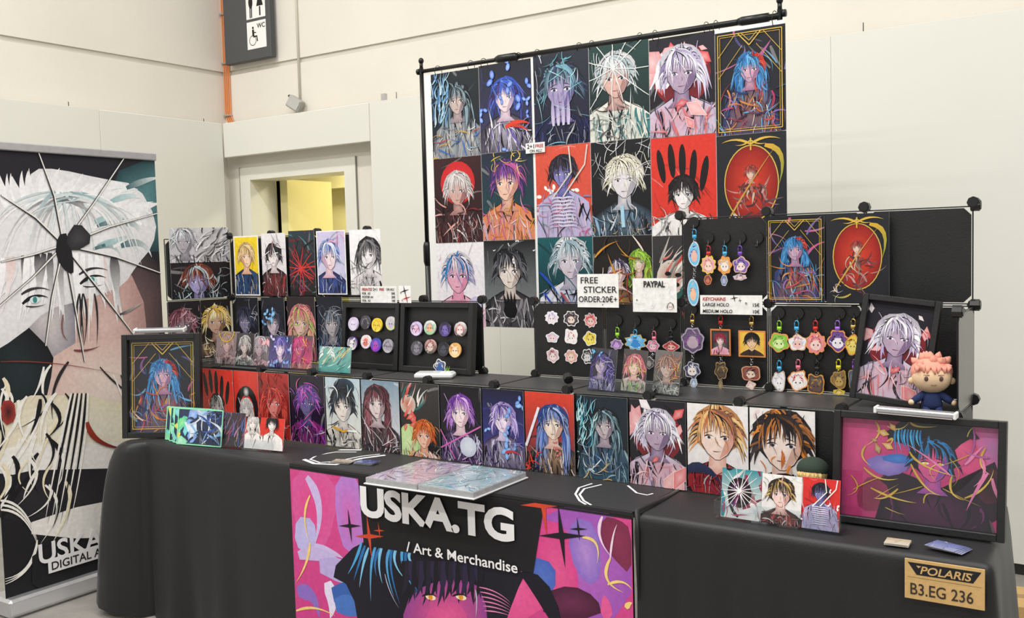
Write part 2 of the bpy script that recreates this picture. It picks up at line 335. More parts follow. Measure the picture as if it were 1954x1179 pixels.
# a sheet whose two opposite corners are seen at given pixels of a vertical plane y = Y
def sheet_px(name, label, cat, tl, br, Y, draw, seed, group=None, lean=0.0, m=None, margin=0.0, thick=.0012, sheetc='#f2f0ee', rz=0.0, roll=0.0, wh=None, dx=0.0):
    a = at(*tl, y=Y); b = at(*br, y=Y); x0, x1, z1, z0 = a.x, b.x, a.z, b.z
    if wh: xm = (x0+x1)/2; x0, x1 = xm-wh[0]/2, xm+wh[0]/2; z1 = z0+wh[1]
    return sheet(name, label, cat, ((x0+x1)/2+dx, Y, z0), x1-x0, z1-z0, draw, seed, group, lean, m, margin, thick, sheetc, rz, roll)
def sheet(name, label, cat, loc, w, h, draw, seed, group=None, lean=0.0, m=None, margin=0.0, thick=.0012, sheetc='#f2f0ee', rz=0.0, roll=0.0, parent=None):
    clip = None
    if margin: q = margin/w; H = h/w; clip = [(q, q), (1-q, q), (1-q, H-q), (q, H-q)]
    A = Art(w, h, seed, clip); draw(A)
    return link(name, A.mesh(name, m or M_PAPER, thick, sheetc), parent, loc, (-lean, roll, rz), label=label, cat=cat, group=group)
# ------------------------------------------------------------------ the hall
M_CONC = mat('painted_concrete', '#e3ddd1', 0.75, var=0.035, vscale=1.3, bump=0.12, bscale=25)
M_PART = mat('partition_laminate', '#dfded5', 0.6, var=0.02, vscale=0.8, bump=0.04, bscale=40)
M_GROOVE = mat('joint_shadow_grey', '#cfcabd', 0.9, var=0.05)
M_FLOOR = mat('grey_concrete_floor', '#8d8983', 0.7, var=0.14, vscale=7, bump=0.25, bscale=90)
M_YEL = mat('yellow_wall_paint', '#e6dca0', 0.75, var=0.02, vscale=2, bump=0.05)
M_TRIM = mat('white_door_frame', '#e4e2d6', 0.5, var=0.02)
MB().box(-6, 9, -7, 9, -0.1, 0).build('floor', M_FLOOR, kind='structure', label='grey speckled concrete hall floor')
YC, XC = 2.42, -2.52           # painted concrete walls behind the fair partitions
DX0, DX1, DZ = -2.277, -1.314, 2.089
wb = MB().box(DX1, 9, YC, YC+.2, 0, 2.868).build('wall_back', M_CONC, kind='structure', label='cream painted concrete wall behind the booth')
MB().box(XC, DX0, YC, YC+.2, 0, 2.868).build('wall_section', M_CONC, wb)
MB().box(DX0, DX1, YC, YC+.2, DZ, 2.868).build('wall_section', M_CONC, wb)
MB().box(XC, 9, YC+.012, YC+.2, 2.868, 2.902).build('joint', M_GROOVE, wb)
MB().box(XC, 9, YC, YC+.2, 2.902, 4.6).build('wall_section', M_CONC, wb)
wl = MB().box(XC-.2, XC, -4, YC+.2, 0, 2.868).build('wall_left', M_CONC, kind='structure', label='cream painted concrete side wall')
MB().box(XC-.2, XC-.012, -4, YC+.2, 2.868, 2.902).build('joint', M_GROOVE, wl)
MB().box(XC-.2, XC, -4, YC+.2, 2.902, 4.6).build('wall_section', M_CONC, wl)
# fair partition panels
YP, XP = 2.30, -2.42
pb = MB().cbox(-2.413, -.977, YP, YP+.04, 2.25, 2.5, .003).build('wall_partition_back', M_PART, kind='structure', label='white partition panels along the back of the stand')
x = -.972
while x < 7.5:
    MB().cbox(x, x+.988, YP, YP+.04, 0.05, 2.5, .0008).build('panel', M_PART, pb); x += .989
MB().box(-.972, 7.6, YP+.006, YP+.036, 0, .05).build('baseboard_back', mat('dark_plinth', '#22201f', .6, var=.1), kind='structure')
pl = MB().cbox(XP-.04, XP, 1.31, 2.30, 0.05, 2.5, .003).build('wall_partition_left', M_PART, kind='structure', label='white partition panels along the side of the stand')
y = .316
while y > -4:
    MB().cbox(XP-.04, XP, y, y+.991, 0.05, 2.5, .0008).build('panel', M_PART, pl); y -= .992
MB().box(XP-.036, XP-.006, -3.9, 2.3, 0, .05).build('baseboard_left', MATS['dark_plinth'], kind='structure')
for k, (px, py, h) in enumerate(((131, 203, .03), (389, 232, .025))):
    p = at(px, py, x=XP-.02); MB().tube([(p.x, p.y, 2.49), (p.x, p.y, 2.5+h)], .0025, 6).build('hanger_pin', M_METALB, pl)
for px in (757, 1648):
    p = at(px, 200, y=YP+.02); MB().tube([(p.x, YP+.02, 2.49), (p.x, YP+.02, 2.545)], .0022, 6).build('hanger_pin', M_METALB, pb)
MB().box(-1.03+.16, -1.03+.19, YP+.002, YP+.03, 2.5, 2.545).build('bracket', M_ALU, pb)
# doorway to the back corridor
dr = empty('door_1', (DX0, YC, 0), kind='structure', label='open doorway with white frame into a lit yellow corridor')
def dpart(n, b, m): return b.build(n, m, dr, loc=(-DX0, -YC, 0))
dpart('frame', MB().box(DX0-.1, DX0+.006, YC-.012, YC+.235, 0, DZ+.085).box(DX1-.006, DX1+.1, YC-.012, YC+.235, 0, DZ+.085).box(DX0+.006, DX1-.006, YC-.012, YC+.235, DZ-.006, DZ+.085), M_TRIM)
dpart('frame_edge', MB().box(DX1+.1, DX1+.106, YC-.014, YC, 0, DZ+.09).box(DX0-.106, DX0-.1, YC-.014, YC, 0, DZ+.09), mat('frame_gap_grey', '#8a867c', .8, var=.05))
dpart('gap_shade_strip', MB().box(DX0+.012, DX0+.05, YC+.24, YC+.262, 0, DZ+.02), mat('gap_shade_black', '#2b2927', .7, var=.05))  # black strip standing in for the shade in the gap between jamb and leaf
lf = dpart('door_leaf', MB().box(DX0+.055, DX0+.092, YC+.245, YC+.72, 0, DZ), M_TRIM)
MB().tube([(DX0+.102, YC+.262, 1.55), (DX0+.102, YC+.262, 2.02)], .010, 8)  .box(DX0+.095, DX0+.112, YC+.255, YC+.27, 1.66, 1.78).build('hinge', M_ALU, lf)
# corridor beyond
MB().box(-2.26, -2.15, 2.66, 3.13, 0, 2.09).build('wall_corridor', M_YEL, kind='structure', label='yellow lit corridor wall seen through the doorway')
MB().box(-5.0, 0.4, 4.3, 4.4, 0, 2.9).build('wall_corridor_end', M_YEL, kind='structure', label='pale yellow far wall of the corridor')
MB().box(-3.6, 0.4, 4.1, 4.3, 2.13, 2.9).build('trim_1', M_YEL, kind='structure', label='yellow bulkhead at the end of the corridor')
MB().box(-5.0, -4.9, 2.62, 4.3, 0, 2.9).box(.3, .4, 2.62, 4.3, 0, 2.9).build('wall_corridor_side', M_YEL, kind='structure')
MB().box(-5.0, 0.4, 2.62, 4.4, 2.5, 2.6).build('ceiling', mat('white_ceiling', '#eceadd', .8, var=.02), kind='structure', label='white corridor ceiling')
cl = empty('corridor_light', (-2.25, 3.75, 2.5), label='rectangular light panel on the corridor ceiling', cat='light')
MB().cbox(-.35, .35, -.14, .14, -.035, 0, .004).build('housing', M_WPLAST, cl)
MB().box(-.33, .33, -.12, .12, -.042, -.036).build('diffuser', mat('lamp_diffuser', '#fff6d8', .5, emit=6), cl)
area('corridor_lamp', (-2.25, 3.75, 2.44), .6, .22, 26, (1, .95, .72)); area('corridor_lamp', (-1.2, 3.3, 2.44), .6, .22, 16, (1, .95, .72))
# cables, conduit, junction box, sign
for k in range(4):
    xx = XC+.016+k*.019; yy = YC-.012
    pts = [(xx+.004*math.sin(2.3*z), yy, z) for z in [4.4-.12*i for i in range(16)]]+[(xx+.006, yy, 2.56), (xx+.03, yy-.005, 2.52), (xx+.05, yy, 2.46)]
    o = MB().tube(pts, .0052, 8).build('orange_cable', mat('orange_cable_sheath', '#e08a4e', .45, var=.05), smooth=True, label='thin orange cable clipped down the wall corner', cat='cable', group='orange cables in the wall corner')
for z in (3.32, 2.96, 2.575):
    MB().box(XC+.008, XC+.082, YC-.026, YC-.0195, z-.006, z+.006).box(XC+.008, XC+.014, YC-.02, YC, z-.004, z+.004).box(XC+.076, XC+.082, YC-.02, YC, z-.004, z+.004).build('cable_clamp', M_CHROME, label={3.32: 'small metal clamp on orange cables, highest of three', 2.96: 'small metal clamp on orange cables at the wall joint', 2.575: 'small metal clamp on orange cables just above the partition'}[z], cat='clamp')
MB().tube([(-1.718, YC-.009, 4.5), (-1.718, YC-.009, 2.60)], .0085, 10).build('conduit_pipe', mat('cream_conduit', '#dcd6c6', .5, var=.03), smooth=True, label='thin cream conduit pipe running down the concrete wall', cat='pipe')
jb = empty('junction_box', (-1.72, 2.365, 2.575), (0, math.radians(32), .25), label='grey junction box tilted on top of the partition', cat='junction box')
MB().cbox(-.055, .055, -.028, .028, -.04, .045, .006).build('body', mat('grey_box_plastic', '#a9a8a2', .5, var=.05), jb)
MB().cbox(-.048, .048, -.034, -.028, -.033, .038, .002).build('lid', mat('grey_box_lid', '#b5b4ae', .5, var=.05), jb)
for sx in (-1, 1):
    for sz in (-1, 1): MB().tube([(sx*.04, -.0365, sz*.03+.002), (sx*.04, -.034, sz*.03+.002)], .004, 8).build('screw', M_ALU, jb)
MB().tube([(-.055, 0, .02), (-.075, 0, .03)], .009, 8).build('cable_gland', M_BLACK, jb)
ws = empty('restroom_sign', (-2.17, 2.40, 2.93), label='dark grey restroom sign with white pictogram plates on the wall', cat='sign')
MB().cbox(-.245, .245, -.05, .0, 0, .9, .004).build('board', mat('sign_charcoal', '#4b4c4e', .55, var=.03), ws)
for z0, z1 in ((.075, .268), (.288, .48)):
    MB().box(.008, .205, -.0525, -.05, z0, z1).build('pictogram_plate', M_WHITEP, ws)
text('WC', .048, ws, (.115, -.0535, .215), M_INK, bold=.01)
A = Art(.2, .2, 1, yoff=.0532)
A.ell(.36, .74, .045, .045, '#19171c'); A.strip([(.36, .68), (.37, .45)], .1, '#19171c'); A.strip([(.37, .58), (.52, .56)], .035, '#19171c'); A.strip([(.36, .43), (.55, .43), (.57, .25)], .06, '#19171c'); A.ring(.33, .3, .17, .022, '#19171c', 24)
link('wheelchair_symbol', A.mesh('wheelchair_symbol', M_PAPER, body=False), ws, (.1, 0, .075))
for cx, skirt in ((.25, 0), (.72, 1)):
    A = Art(.2, .2, 1, yoff=.0532)
    A.ell(cx, .88, .05, .05, '#19171c')
    if skirt: A.poly([(cx-.07, .8), (cx-.17, .42), (cx+.17, .42), (cx+.07, .8)], '#19171c'); A.strip([(cx, .4), (cx, .08)], .07, '#19171c')
    else: A.ell(cx, .6, .11, .22, '#19171c'); A.strip([(cx-.04, .42), (cx-.04, .05)], .05, '#19171c'); A.strip([(cx+.04, .42), (cx+.04, .05)], .05, '#19171c')
    link('figure_symbol', A.mesh('figure_symbol', M_PAPER, body=False), ws, (.107, 0, .285))

# ------------------------------------------------------------------ tablecloths
M_CLOTH = mat('black_polyester_cloth', '#141416', 0.5, var=0.1, vscale=3, bump=0.1, bscale=260, sheen=0.09)
TZ = .75
def cloth(name, label, nodes, top_poly, folds):
    # nodes: (xt, yt, outward nx, ny, spread, bottom_z) ; skirt hangs from TZ down, folds grow with the drop
    nt = 16; v = []; f = []; rings = []
    def pos(nd, t, s):
        xt, yt, nx, ny, sp, zb = nd; q = t**(.2 if sp > .08 else .6); fo = folds(s)*t
        return (xt+nx*(sp*q+fo), yt+ny*(sp*q+fo), TZ+.001-(TZ-zb)*t)
    ts = [0, .006, .014, .03]+[.06+.94*i/(nt-1) for i in range(nt)]
    for i, nd in enumerate(nodes):
        s = i/len(nodes); r = []
        for t in ts:
            p = list(pos(nd, t, s))
            if t < .03: k = math.sqrt(max(0, 1-(1-t/.03)**2)); p[0] -= nd[2]*.018*(1-k); p[1] -= nd[3]*.018*(1-k); p[2] += 0
            r.append(len(v)); v.append(tuple(p))
        rings.append(r)
    for a, b in zip(rings, rings[1:]):
        for k in range(len(ts)-1): f.append((a[k], b[k], b[k+1], a[k+1]))
    n0 = len(v); cx = sum(p[0] for p in top_poly)/len(top_poly); cy = sum(p[1] for p in top_poly)/len(top_poly)
    v.append((cx, cy, TZ)); ring = [r[0] for r in rings]+[len(v)+i for i in range(len(top_poly))]; v += [(p[0], p[1], TZ) for p in top_poly]
    for a, b in zip(ring, ring[1:]+ring[:1]): f.append((n0, a, b))
    b = MB(); b.v = v; b.f = f
    return b.build(name, M_CLOTH, smooth=True, label=label, cat='tablecloth', group=None)
ND = []
for i in range(15): t = i/14; ND.append((-.27, .64-.60*t, -1, 0, .08+.14*t, .07))
for i in range(1, 9):
    a = math.radians(90*i/9); c, s_ = math.cos(a), math.sin(a); pk = math.sin(math.pi*i/9)
    ND.append((-.23-.04*c, .04-.04*s_, -c, -s_, .25*(1-i/9)**.7+.02+.05*pk*(1-i/9), .065*(1-i/9)))
for i in range(90): t = i/89; ND.append((-.23+2.29*t, 0, 0, -1, .012*(1-min(1, max(0, (t-.3)*8))), .0))
cl1 = cloth('tablecloth', 'black tablecloth under the painted runner, bunched at its hanging corner', ND, [(2.06, .64)], lambda s: (.04*math.sin(s*55+.6)+.016*math.sin(s*121+1))*max(0, 1-s/.46)-.004)
ND = []
for i in range(60): t = i/59; ND.append((2.075+.905*t, -.004, 0, -1, .012, 0))
for i in range(1, 6): a = math.radians(90*i/6); ND.append((2.98+.02*math.sin(a), .016-.02*math.cos(a), math.sin(a), -math.cos(a), .03, 0))
for i in range(14): t = i/13; ND.append((3.0-.05*t, .02+.62*t, 1, 0, .03+.03*t, 0))
cl2 = cloth('tablecloth', 'black tablecloth with the cardboard stand number pinned on', ND, [(2.95, .64), (2.075, .64)], lambda s: .016*math.sin(s*48)+.008*math.sin(s*97+2))
MB().tube([(2.075, .3, TZ+.004), (2.08, .1, TZ+.007), (2.075, .0, TZ+.006), (2.078, -.012, TZ-.05), (2.082, -.02, .5)], .007, 8, radii=[.004, .007, .010, .008, .002]).build('fold_ridge', M_CLOTH, cl2, smooth=True)
# printed runner hanging over the front of the cloth
RX0, RX1, RY = .655, 2.062, -.0135
rn = empty('table_runner', (RX0, RY, 0), label='pink and purple printed table runner with white title lettering', cat='banner')
RW = RX1-RX0; RH = .742
A = Art(RW, RH, 5, yoff=.0)
def ru(px, py): p = at(px, py, y=RY); return ((p.x-RX0)/RW, (p.z)/RW)
def rpoly(pts, c, cc=None): A.fan(soft([ru(*p) for p in pts], 1), c, cc)
def rcur(a, b, c, w, c0, c1=None, n=10): A.curve(ru(*a), ru(*b), ru(*c), w/RW, c0, c1, n)
A.bg('#d64a8c', '#c93f86')
rpoly([(557, 890), (640, 905), (640, 1000), (600, 1080), (560, 1000)], '#d85a9c', '#e0468a')
rpoly([(640, 905), (690, 912), (700, 1040), (660, 1060), (640, 990)], '#b77fd0', '#d06ab8')
rpoly([(565, 985), (600, 990), (605, 1040), (590, 1060), (562, 1040)], '#b9b2e2', '#c3bbea')
rpoly([(1040, 960), (1205, 985), (1205, 1179), (1080, 1179), (1030, 1060)], '#a155b4', '#b567bd')
rpoly([(1030, 990), (1080, 1000), (1100, 1080), (1110, 1179), (1040, 1179), (1020, 1080)], '#d9468c', '#e0588f')
rpoly([(1090, 985), (1140, 1000), (1150, 1100), (1120, 1120), (1085, 1060)], '#8c6cc4', '#b58ad0')
rpoly([(1150, 985), (1180, 990), (1205, 1010), (1205, 1100), (1170, 1065), (1145, 1030)], '#7d2d4c', '#8a3352')
rpoly([(1010, 1060), (1060, 1075), (1060, 1130), (1020, 1150)], '#4a62b8', '#5472c2')
rpoly([(920, 1090), (1000, 1080), (1030, 1110), (1035, 1179), (925, 1179)], '#e0538f', '#e75b98')
rpoly([(1040, 1130), (1090, 1115), (1140, 1140), (1150, 1179), (1035, 1179)], '#4a1c35', '#6b2a4e')
rpoly([(1150, 1130), (1165, 1150), (1170, 1179), (1145, 1179)], '#e35b96')
for a, b, c, w, c0 in (((585, 910), (625, 960), (600, 1040), .045, '#cdb9e6'), ((600, 1040), (640, 1055), (655, 1065), .03, '#cdb9e6'), ((570, 1060), (620, 1040), (690, 1110), .06, '#c6b4e2'), ((610, 1080), (690, 1090), (705, 1140), .10, '#b9a7dc'), ((625, 1110), (640, 1150), (630, 1179), .07, '#e3d9f2'), ((635, 1135), (690, 1130), (712, 1160), .10, '#3a62ae'), ((640, 1155), (690, 1150), (715, 1185), .09, '#4a74c0'), ((568, 1130), (600, 1120), (610, 1179), .07, '#8d6cc0')): rcur(a, b, c, w, c0)
# dark hair and hat mass
rpoly([(625, 1095), (690, 1028), (800, 1005), (930, 1040), (1005, 1090), (985, 1130), (950, 1230), (690, 1230), (672, 1120)], '#1d1a26', '#14121a'); rpoly([(985, 1085), (1040, 1100), (1075, 1179), (1060, 1200), (1010, 1120)], '#191721')
for k in range(16): x0 = 690+k*7; rcur((x0, 1035+(k % 3)*5), (x0-10-k, 1070), (x0-26+k*4, 1095+(k*13) % 60), .014, ['#4fa3d8', '#2c6fb0', '#7fc4e8', '#1d1a26'][k % 4])
rpoly([(770, 1150), (815, 1112), (880, 1102), (925, 1125), (935, 1240), (770, 1240)], '#93428c', '#d9548e')
rpoly([(812, 1165), (850, 1148), (885, 1150), (905, 1240), (800, 1240)], '#cf4f8f', '#ea6097')
for k in range(22): x0 = 770+k*7; rcur((x0, 1070), (x0+4, 1110), (x0+(-12 if k % 2 else 8), 1132+(k*7) % 26), .030, ['#17141d', '#221d2e', '#2b2440'][k % 3])
for ex, sg in ((822, -1), (880, 1)):
    p = ru(ex, 1139); A.ell(p[0], p[1], .016, .007, '#f3e3c8', n=12); A.ell(p[0], p[1], .007, .0075, '#e0972c', n=10); rcur((ex-16, 1137), (ex, 1129), (ex+16, 1140), .008, '#17141d')
for k in range(6): rcur((915+k*2, 1120+k*9), (950, 1125+k*8), (975, 1150+k*5), .005, '#e883b6')
rcur((735, 1095), (742, 1130), (762, 1160), .005, '#b8b6c4'); rcur((908, 1125), (912, 1150), (908, 1179), .007, '#b8b6c4')
for a, b, c, w in (((592, 945), (572, 985), (592, 1035), .012), ((592, 1035), (590, 1075), (566, 1110), .014), ((566, 1165), (600, 1150), (640, 1175), .012), ((1112, 1025), (1150, 1025), (1140, 1075), .011), ((1165, 1065), (1140, 1110), (1190, 1130), .012), ((1160, 1115), (1190, 1100), (1207, 1125), .010), ((1195, 1160), (1200, 1150), (1207, 1150), .02)): rcur(a, b, c, w, '#f0d07a')
rcur((1150, 985), (1132, 1020), (1165, 1060), .012, '#efd3e6'); rcur((1165, 1065), (1168, 1020), (1178, 1000), .008, '#efd3e6')
# black title field
q = [ru(683, 905), ru(1040, 955), ru(1018, 1093), ru(695, 1040)]; A.up(); A.poly(q, '#1a191b'); A.up(); A.poly([(0, .5225), (1, .5225), (1, .53), (0, .53)], '#201f21')
def spark(px, py, r, c, k=.14, ry=None):
    p = ru(px, py); pts = []
    for i in range(8): a = math.pi*i/4+.12; rr = r if i % 2 == 0 else r*k; pts.append((p[0]+rr*math.cos(a)*(1 if i % 4 else 1.0)/RW, p[1]+rr*math.sin(a)*1.15/RW))
    A.fan(pts, c)
for a in ((668, 1003, .055, '#1a1820'), (705, 1023, .068, '#d0472a'), (724, 1012, .026, '#d0472a'), (1037, 963, .085, '#d0472a'), (1070, 948, .028, '#d0472a'), (1072, 1022, .085, '#1a1820'), (1104, 1009, .032, '#1a1820')): spark(*a)
link('printed_front', A.mesh('printed_front', M_FABRIC, .0016, '#1f1e20'), rn, (RW/2, 0, 0))
M_WTXT = mat('white_ink', '#eeecec', .7, var=.03)
t0 = at(700, 985, y=RY); t1 = at(997, 1030, y=RY)
text('USKA.TG', .140, rn, (1.008-RX0, -.009, .612), M_WTXT, bold=.040, sx=1.17, spacing=.98)
text('/ Art & Merchandise', .0485, rn, (1.215-RX0, -.009, .512), M_WTXT, bold=.012, sx=1.13)
MB().box(0, RW, .0135-.004, .40, TZ+.0025, TZ+.0042).box(0, RW, 0.0, .012, .735, TZ+.0042).build('runner_top', mat('runner_black', '#151517', .55, var=.08, bump=.1, bscale=200, sheen=.1), rn)
def line_art(pts, w):
    A = Art(RW, .4, 3, yoff=0); A.strip([ro(*p) for p in pts], w, '#eceaea')
    link('white_line', A.mesh('white_line', M_FABRIC, body=False), rn, (RW/2, 0, TZ+.0045), (-math.pi/2, 0, 0))
def ro(px, py): p = at(px, py, z=TZ+.005); return ((p.x-RX0)/RW, (p.y-RY-.0)/RW)
for pts, w in (([(690, 858), (630, 858), (590, 866), (577, 875), (600, 884), (640, 886), (690, 874), (735, 868)], .012), ([(680, 862), (640, 862), (605, 868), (592, 876), (610, 882), (640, 880), (690, 870), (725, 866)], .006)):
    line_art(pts, w)
for pts in ([(1130, 922), (1105, 930), (1098, 942), (1106, 955), (1118, 962)], [(1148, 924), (1115, 932), (1106, 943), (1114, 955), (1128, 963)], [(1198, 926), (1215, 940), (1235, 944), (1246, 941)]):
    line_art(pts, .005)
# cardboard stand number
sg = empty('stand_number_sign', (2.90, -.030, .648), label='brown cardboard stand number sign hanging on the black cloth', cat='sign')
MB().cbox(-.0885, .0885, -.002, .002, 0, .098, .0006).build('card', mat('brown_cardboard', '#c9a46a', .8, var=.06, vscale=60, bump=.08, bscale=200), sg)
A = Art(.177, .098, 1, yoff=.0024); A.poly([(.04, .51), (.155, .345), (.86, .345), (.96, .51)], '#1e1c20'); A.strip([(.035, .305), (.96, .305)], .004, '#5d4a33')
link('emblem_field', A.mesh('emblem_field', M_PAPER, body=False), sg)
text('POLARIS', .0265, sg, (.002, -.0032, .0655), mat('emblem_tan', '#c9a46a', .8, var=.05), bold=.018, align='CENTER', shear=.22, sx=1.12)
for tri in ([(.15, .475), (.18, .44), (.215, .475)], [(.76, .475), (.79, .455), (.87, .475)]):
    A = Art(.177, .098, 1, yoff=.0030); A.poly(tri, '#c9a46a'); link('emblem_spike', A.mesh('emblem_spike', M_PAPER, body=False), sg)
text('B3.EG 236', .040, sg, (-.0775, -.0028, .012), mat('dark_brown_ink', '#34281f', .7, var=.05), bold=.006, sx=.83)
bx = empty('cardboard_box', (2.86, 1.75, 0), (0, 0, .2), label='small brown cardboard box on the floor behind the table', cat='box')
MB().cbox(-.15, .15, -.12, .12, 0, .09, .003).build('body', MATS['brown_cardboard'], bx); MB().box(-.151, .151, -.02, .02, .09, .091).build('tape', mat('brown_tape', '#a5814e', .3, var=.03), bx)
# ------------------------------------------------------------------ roll-up banner beside the table
BX, BY0, BY1, BW = -.77, -.342, .508, .85
rb = empty('rollup_banner', (BX, (BY0+BY1)/2, 0), (0, 0, math.pi/2), label='tall roll-up banner with a white-haired figure behind cracked glass', cat='banner')
MB().cbox(-.435, .435, -.05, .12, 0.0, .085, .012).build('base', M_ALU, rb); MB().box(-.43, .43, -.051, -.0485, .02, .07).build('base_trim', mat('silver_trim', '#d8d8da', .3, .5, var=.03), rb)
MB().cbox(-.43, .43, -.012, .014, 2.0, 2.035, .004).build('top_rail', M_ALU, rb)
MB().tube([(0, .06, .08), (0, .03, 2.0)], .012, 8).build('support_pole', M_ALU, rb)
A = Art(BW, 1.925, 11, yoff=0)
def bu(px, py): p = at(px, py, x=BX); return ((p.y-BY0)/BW, (p.z-.08)/BW)
def bp(pts, c, cc=None): A.fan(soft([bu(*p) for p in pts], 1), c, cc)
def bc(a, b, c, w, c0, c1=None, n=10): A.curve(bu(*a), bu(*b), bu(*c), w, c0, c1, n)
A.bg('#232128', '#1c1b1f')
R = A.rng
bp([(215, 330), (262, 312), (330, 280), (340, 480), (262, 480), (230, 400)], '#233f45', '#5b898d')
bp([(150, 500), (320, 470), (340, 730), (150, 730)], '#2a272c', '#8a6e6c')
bp([(120, 560), (240, 500), (285, 600), (262, 690), (180, 735), (110, 660)], '#c59c95', '#e0c0b6')
bp([(20, 560), (130, 520), (150, 640), (120, 720), (40, 640)], '#8f8c96', '#d6ccca')
bp([(-40, 600), (30, 600), (110, 680), (130, 790), (-40, 860)], '#18171b', '#243034')
bp([(105, 660), (250, 640), (345, 700), (345, 860), (60, 860), (95, 740)], '#dcbcb0', '#ecdcd2')
bp([(-40, 800), (90, 740), (345, 790), (345, 880), (-40, 890)], '#e6dcc0', '#f1ebd9')
bp([(-60, 850), (360, 842), (360, 905), (-60, 912)], '#f2eee8'); bp([(-60, 900), (360, 890), (360, 995), (-60, 1000)], '#242227', '#2e2b30'); bp([(60, 985), (360, 925), (360, 1020), (60, 1030)], '#f0ece6')
# hair mass with flowing locks
bp([(-60, 420), (10, 372), (50, 362), (62, 322), (110, 322), (190, 340), (262, 352), (300, 420), (292, 470), (262, 505), (236, 545), (196, 560), (150, 575), (90, 590), (40, 640), (-60, 700)], '#e4e2e3', '#f5f3f3')
for k in range(30):
    t = k/29; x0 = 5+t*255; y0 = 372-28*math.sin(t*2.6)+t*44; l = R.uniform(25, 60)
    bc((x0+20, y0+30), (x0-4, y0-4), (x0-10+t*60+R.uniform(-6, 10), y0-l*(1-.75*t)), R.uniform(.035, .075), R.choice(('#f4f2f2', '#ffffff', '#eceaea')), '#f0eeee')
for k in range(18):
    x0 = R.uniform(205, 275); y0 = R.uniform(345, 470); bc((x0-30, y0+10), (x0+15, y0-10), (x0+R.uniform(20, 45), y0+R.uniform(-10, 50)), R.uniform(.02, .05), R.choice(('#f4f2f2', '#9cc0c2', '#ffffff', '#3d666c')), '#e8eeee')
for k in range(60):
    xe = R.uniform(-20, 270); ye = R.uniform(430, 545)-abs(xe-120)*.12; bc((128+R.uniform(-25, 25), 372+R.uniform(-8, 12)), (120+(xe-120)*.85, 378+R.uniform(-12, 14)), (xe, ye), R.uniform(.008, .026), R.choice(('#b9cfd0', '#8fb0b4', '#55525a', '#dcdce0', '#cfe0e0', '#ffffff')), '#f0eeee', 12)
for k in range(34):
    x0 = R.uniform(0, 240); bc((x0, 480+abs(x0-120)*.1), (x0+R.uniform(-8, 12), 530), (x0+(x0-110)*.12+R.uniform(-14, 10), 560+R.uniform(0, 60)), R.uniform(.03, .06), R.choice(('#f6f4f4', '#ffffff', '#ffffff', '#e2e0e4', '#2a282e', '#eccfc9')), '#f4f2f2')
for ex, ey in ((66, 572), (176, 534)):
    bc((ex-24, ey+8), (ex, ey-16), (ex+26, ey-4), .022, '#1b191e'); p = bu(ex, ey); A.ell(p[0], p[1], .028, .018, '#d8ecea', n=12); A.ell(p[0], p[1], .012, .017, '#3f8a8a', n=10); bc((ex-18, ey+12), (ex, ey+16), (ex+22, ey+8), .008, '#1b191e'); bc((ex-26, ey-10), (ex, ey-30), (ex+30, ey-18), .018, '#3a363c')
bc((120, 600), (112, 640), (130, 650), .012, '#8a5e5a'); bc((140, 668), (165, 672), (190, 660), .014, '#7a3f40'); bc((228, 600), (250, 592), (272, 576), .018, '#2a282c', '#d8d6d4')
bc((130, 690), (90, 740), (100, 800), .022, '#2a272b'); bc((190, 700), (240, 760), (300, 770), .012, '#2a272b')
for k in range(8): x0 = 165+R.uniform(-20, 20); bc((x0, 560), (x0+R.uniform(-14, 14), 600), (x0+R.uniform(-10, 10), 660), .014, R.choice(('#f6f2ea', '#fffaf0', '#2a282c')))
for k in range(46):
    x0 = R.uniform(-20, 140); y0 = R.uniform(690, 940); c = R.choice(('#f6f2ea', '#f6f2ea', '#17161a', '#efe3c2')); bc((x0, y0), (x0+R.uniform(-40, 50), y0+35), (x0+R.uniform(-60, 10), y0+R.uniform(60, 120)), R.uniform(.012, .03), c)
for k in range(9): bc((135+k*4, 750), (108+k*7, 860), (84+k*6, 1000), .016, '#17161a' if k % 2 else '#f6f2ea')
for k in range(5): bc((215+k*14, 715), (240+k*10, 770), (262+k*9, 850), .010, '#2a272b' if k % 2 else '#f6f2ea')
for k in range(3): bc((-6, 955+k*9), (45, 950+k*8), (70, 1030+k*4), .014, '#f6f2ea'); bc((70, 1030+k*4), (60, 1100), (0, 1105+k*6), .014, '#f6f2ea')
bc((165, 805), (172, 850), (238, 856), .036, '#a63a28', '#6e2018'); bc((0, 690), (100, 685), (230, 715), .006, '#8f3a34')
bp([(-2, 766), (26, 762), (30, 802), (6, 814)], '#a63a34', '#2b1a1e'); bc((120, 1130), (160, 1098), (190, 1100), .008, '#e8e6e2')
for x1, y1 in ((72, 292), (236, 300), (0, 372), (0, 500), (305, 405), (308, 522), (255, 640), (160, 690), (85, 660), (-10, 590)):
    mx_, my_ = (x1+120)/2+R.uniform(-6, 6), (y1+468)/2+R.uniform(-6, 6)
    A.strip([bu(120, 468), bu(mx_, my_), bu(x1, y1)], [.014, .012, .008], '#2b2a2e'); A.strip([bu(121, 467), bu(mx_+1.5, my_-1), bu(x1+1, y1)], [.008, .007, .005], '#f2efe8')
bp([(108, 448), (130, 444), (142, 518), (130, 524), (104, 492)], '#1e1d20'); bp([(122, 456), (146, 420), (180, 458), (138, 484)], '#2a292c', '#454447')
bp([(60, 1035), (215, 1030), (215, 1135), (60, 1140)], '#1c1b1e')
link('printed_sheet', A.mesh('printed_sheet', M_FABRIC, .001, '#232128'), rb, (0, 0, .08))
def blocal(px, py): p = at(px, py, x=BX); return (p.y-(BY0+BY1)/2, -.012, p.z)
text('USKA.TG', .125, rb, blocal(70, 1077), M_WTXT, bold=.02)
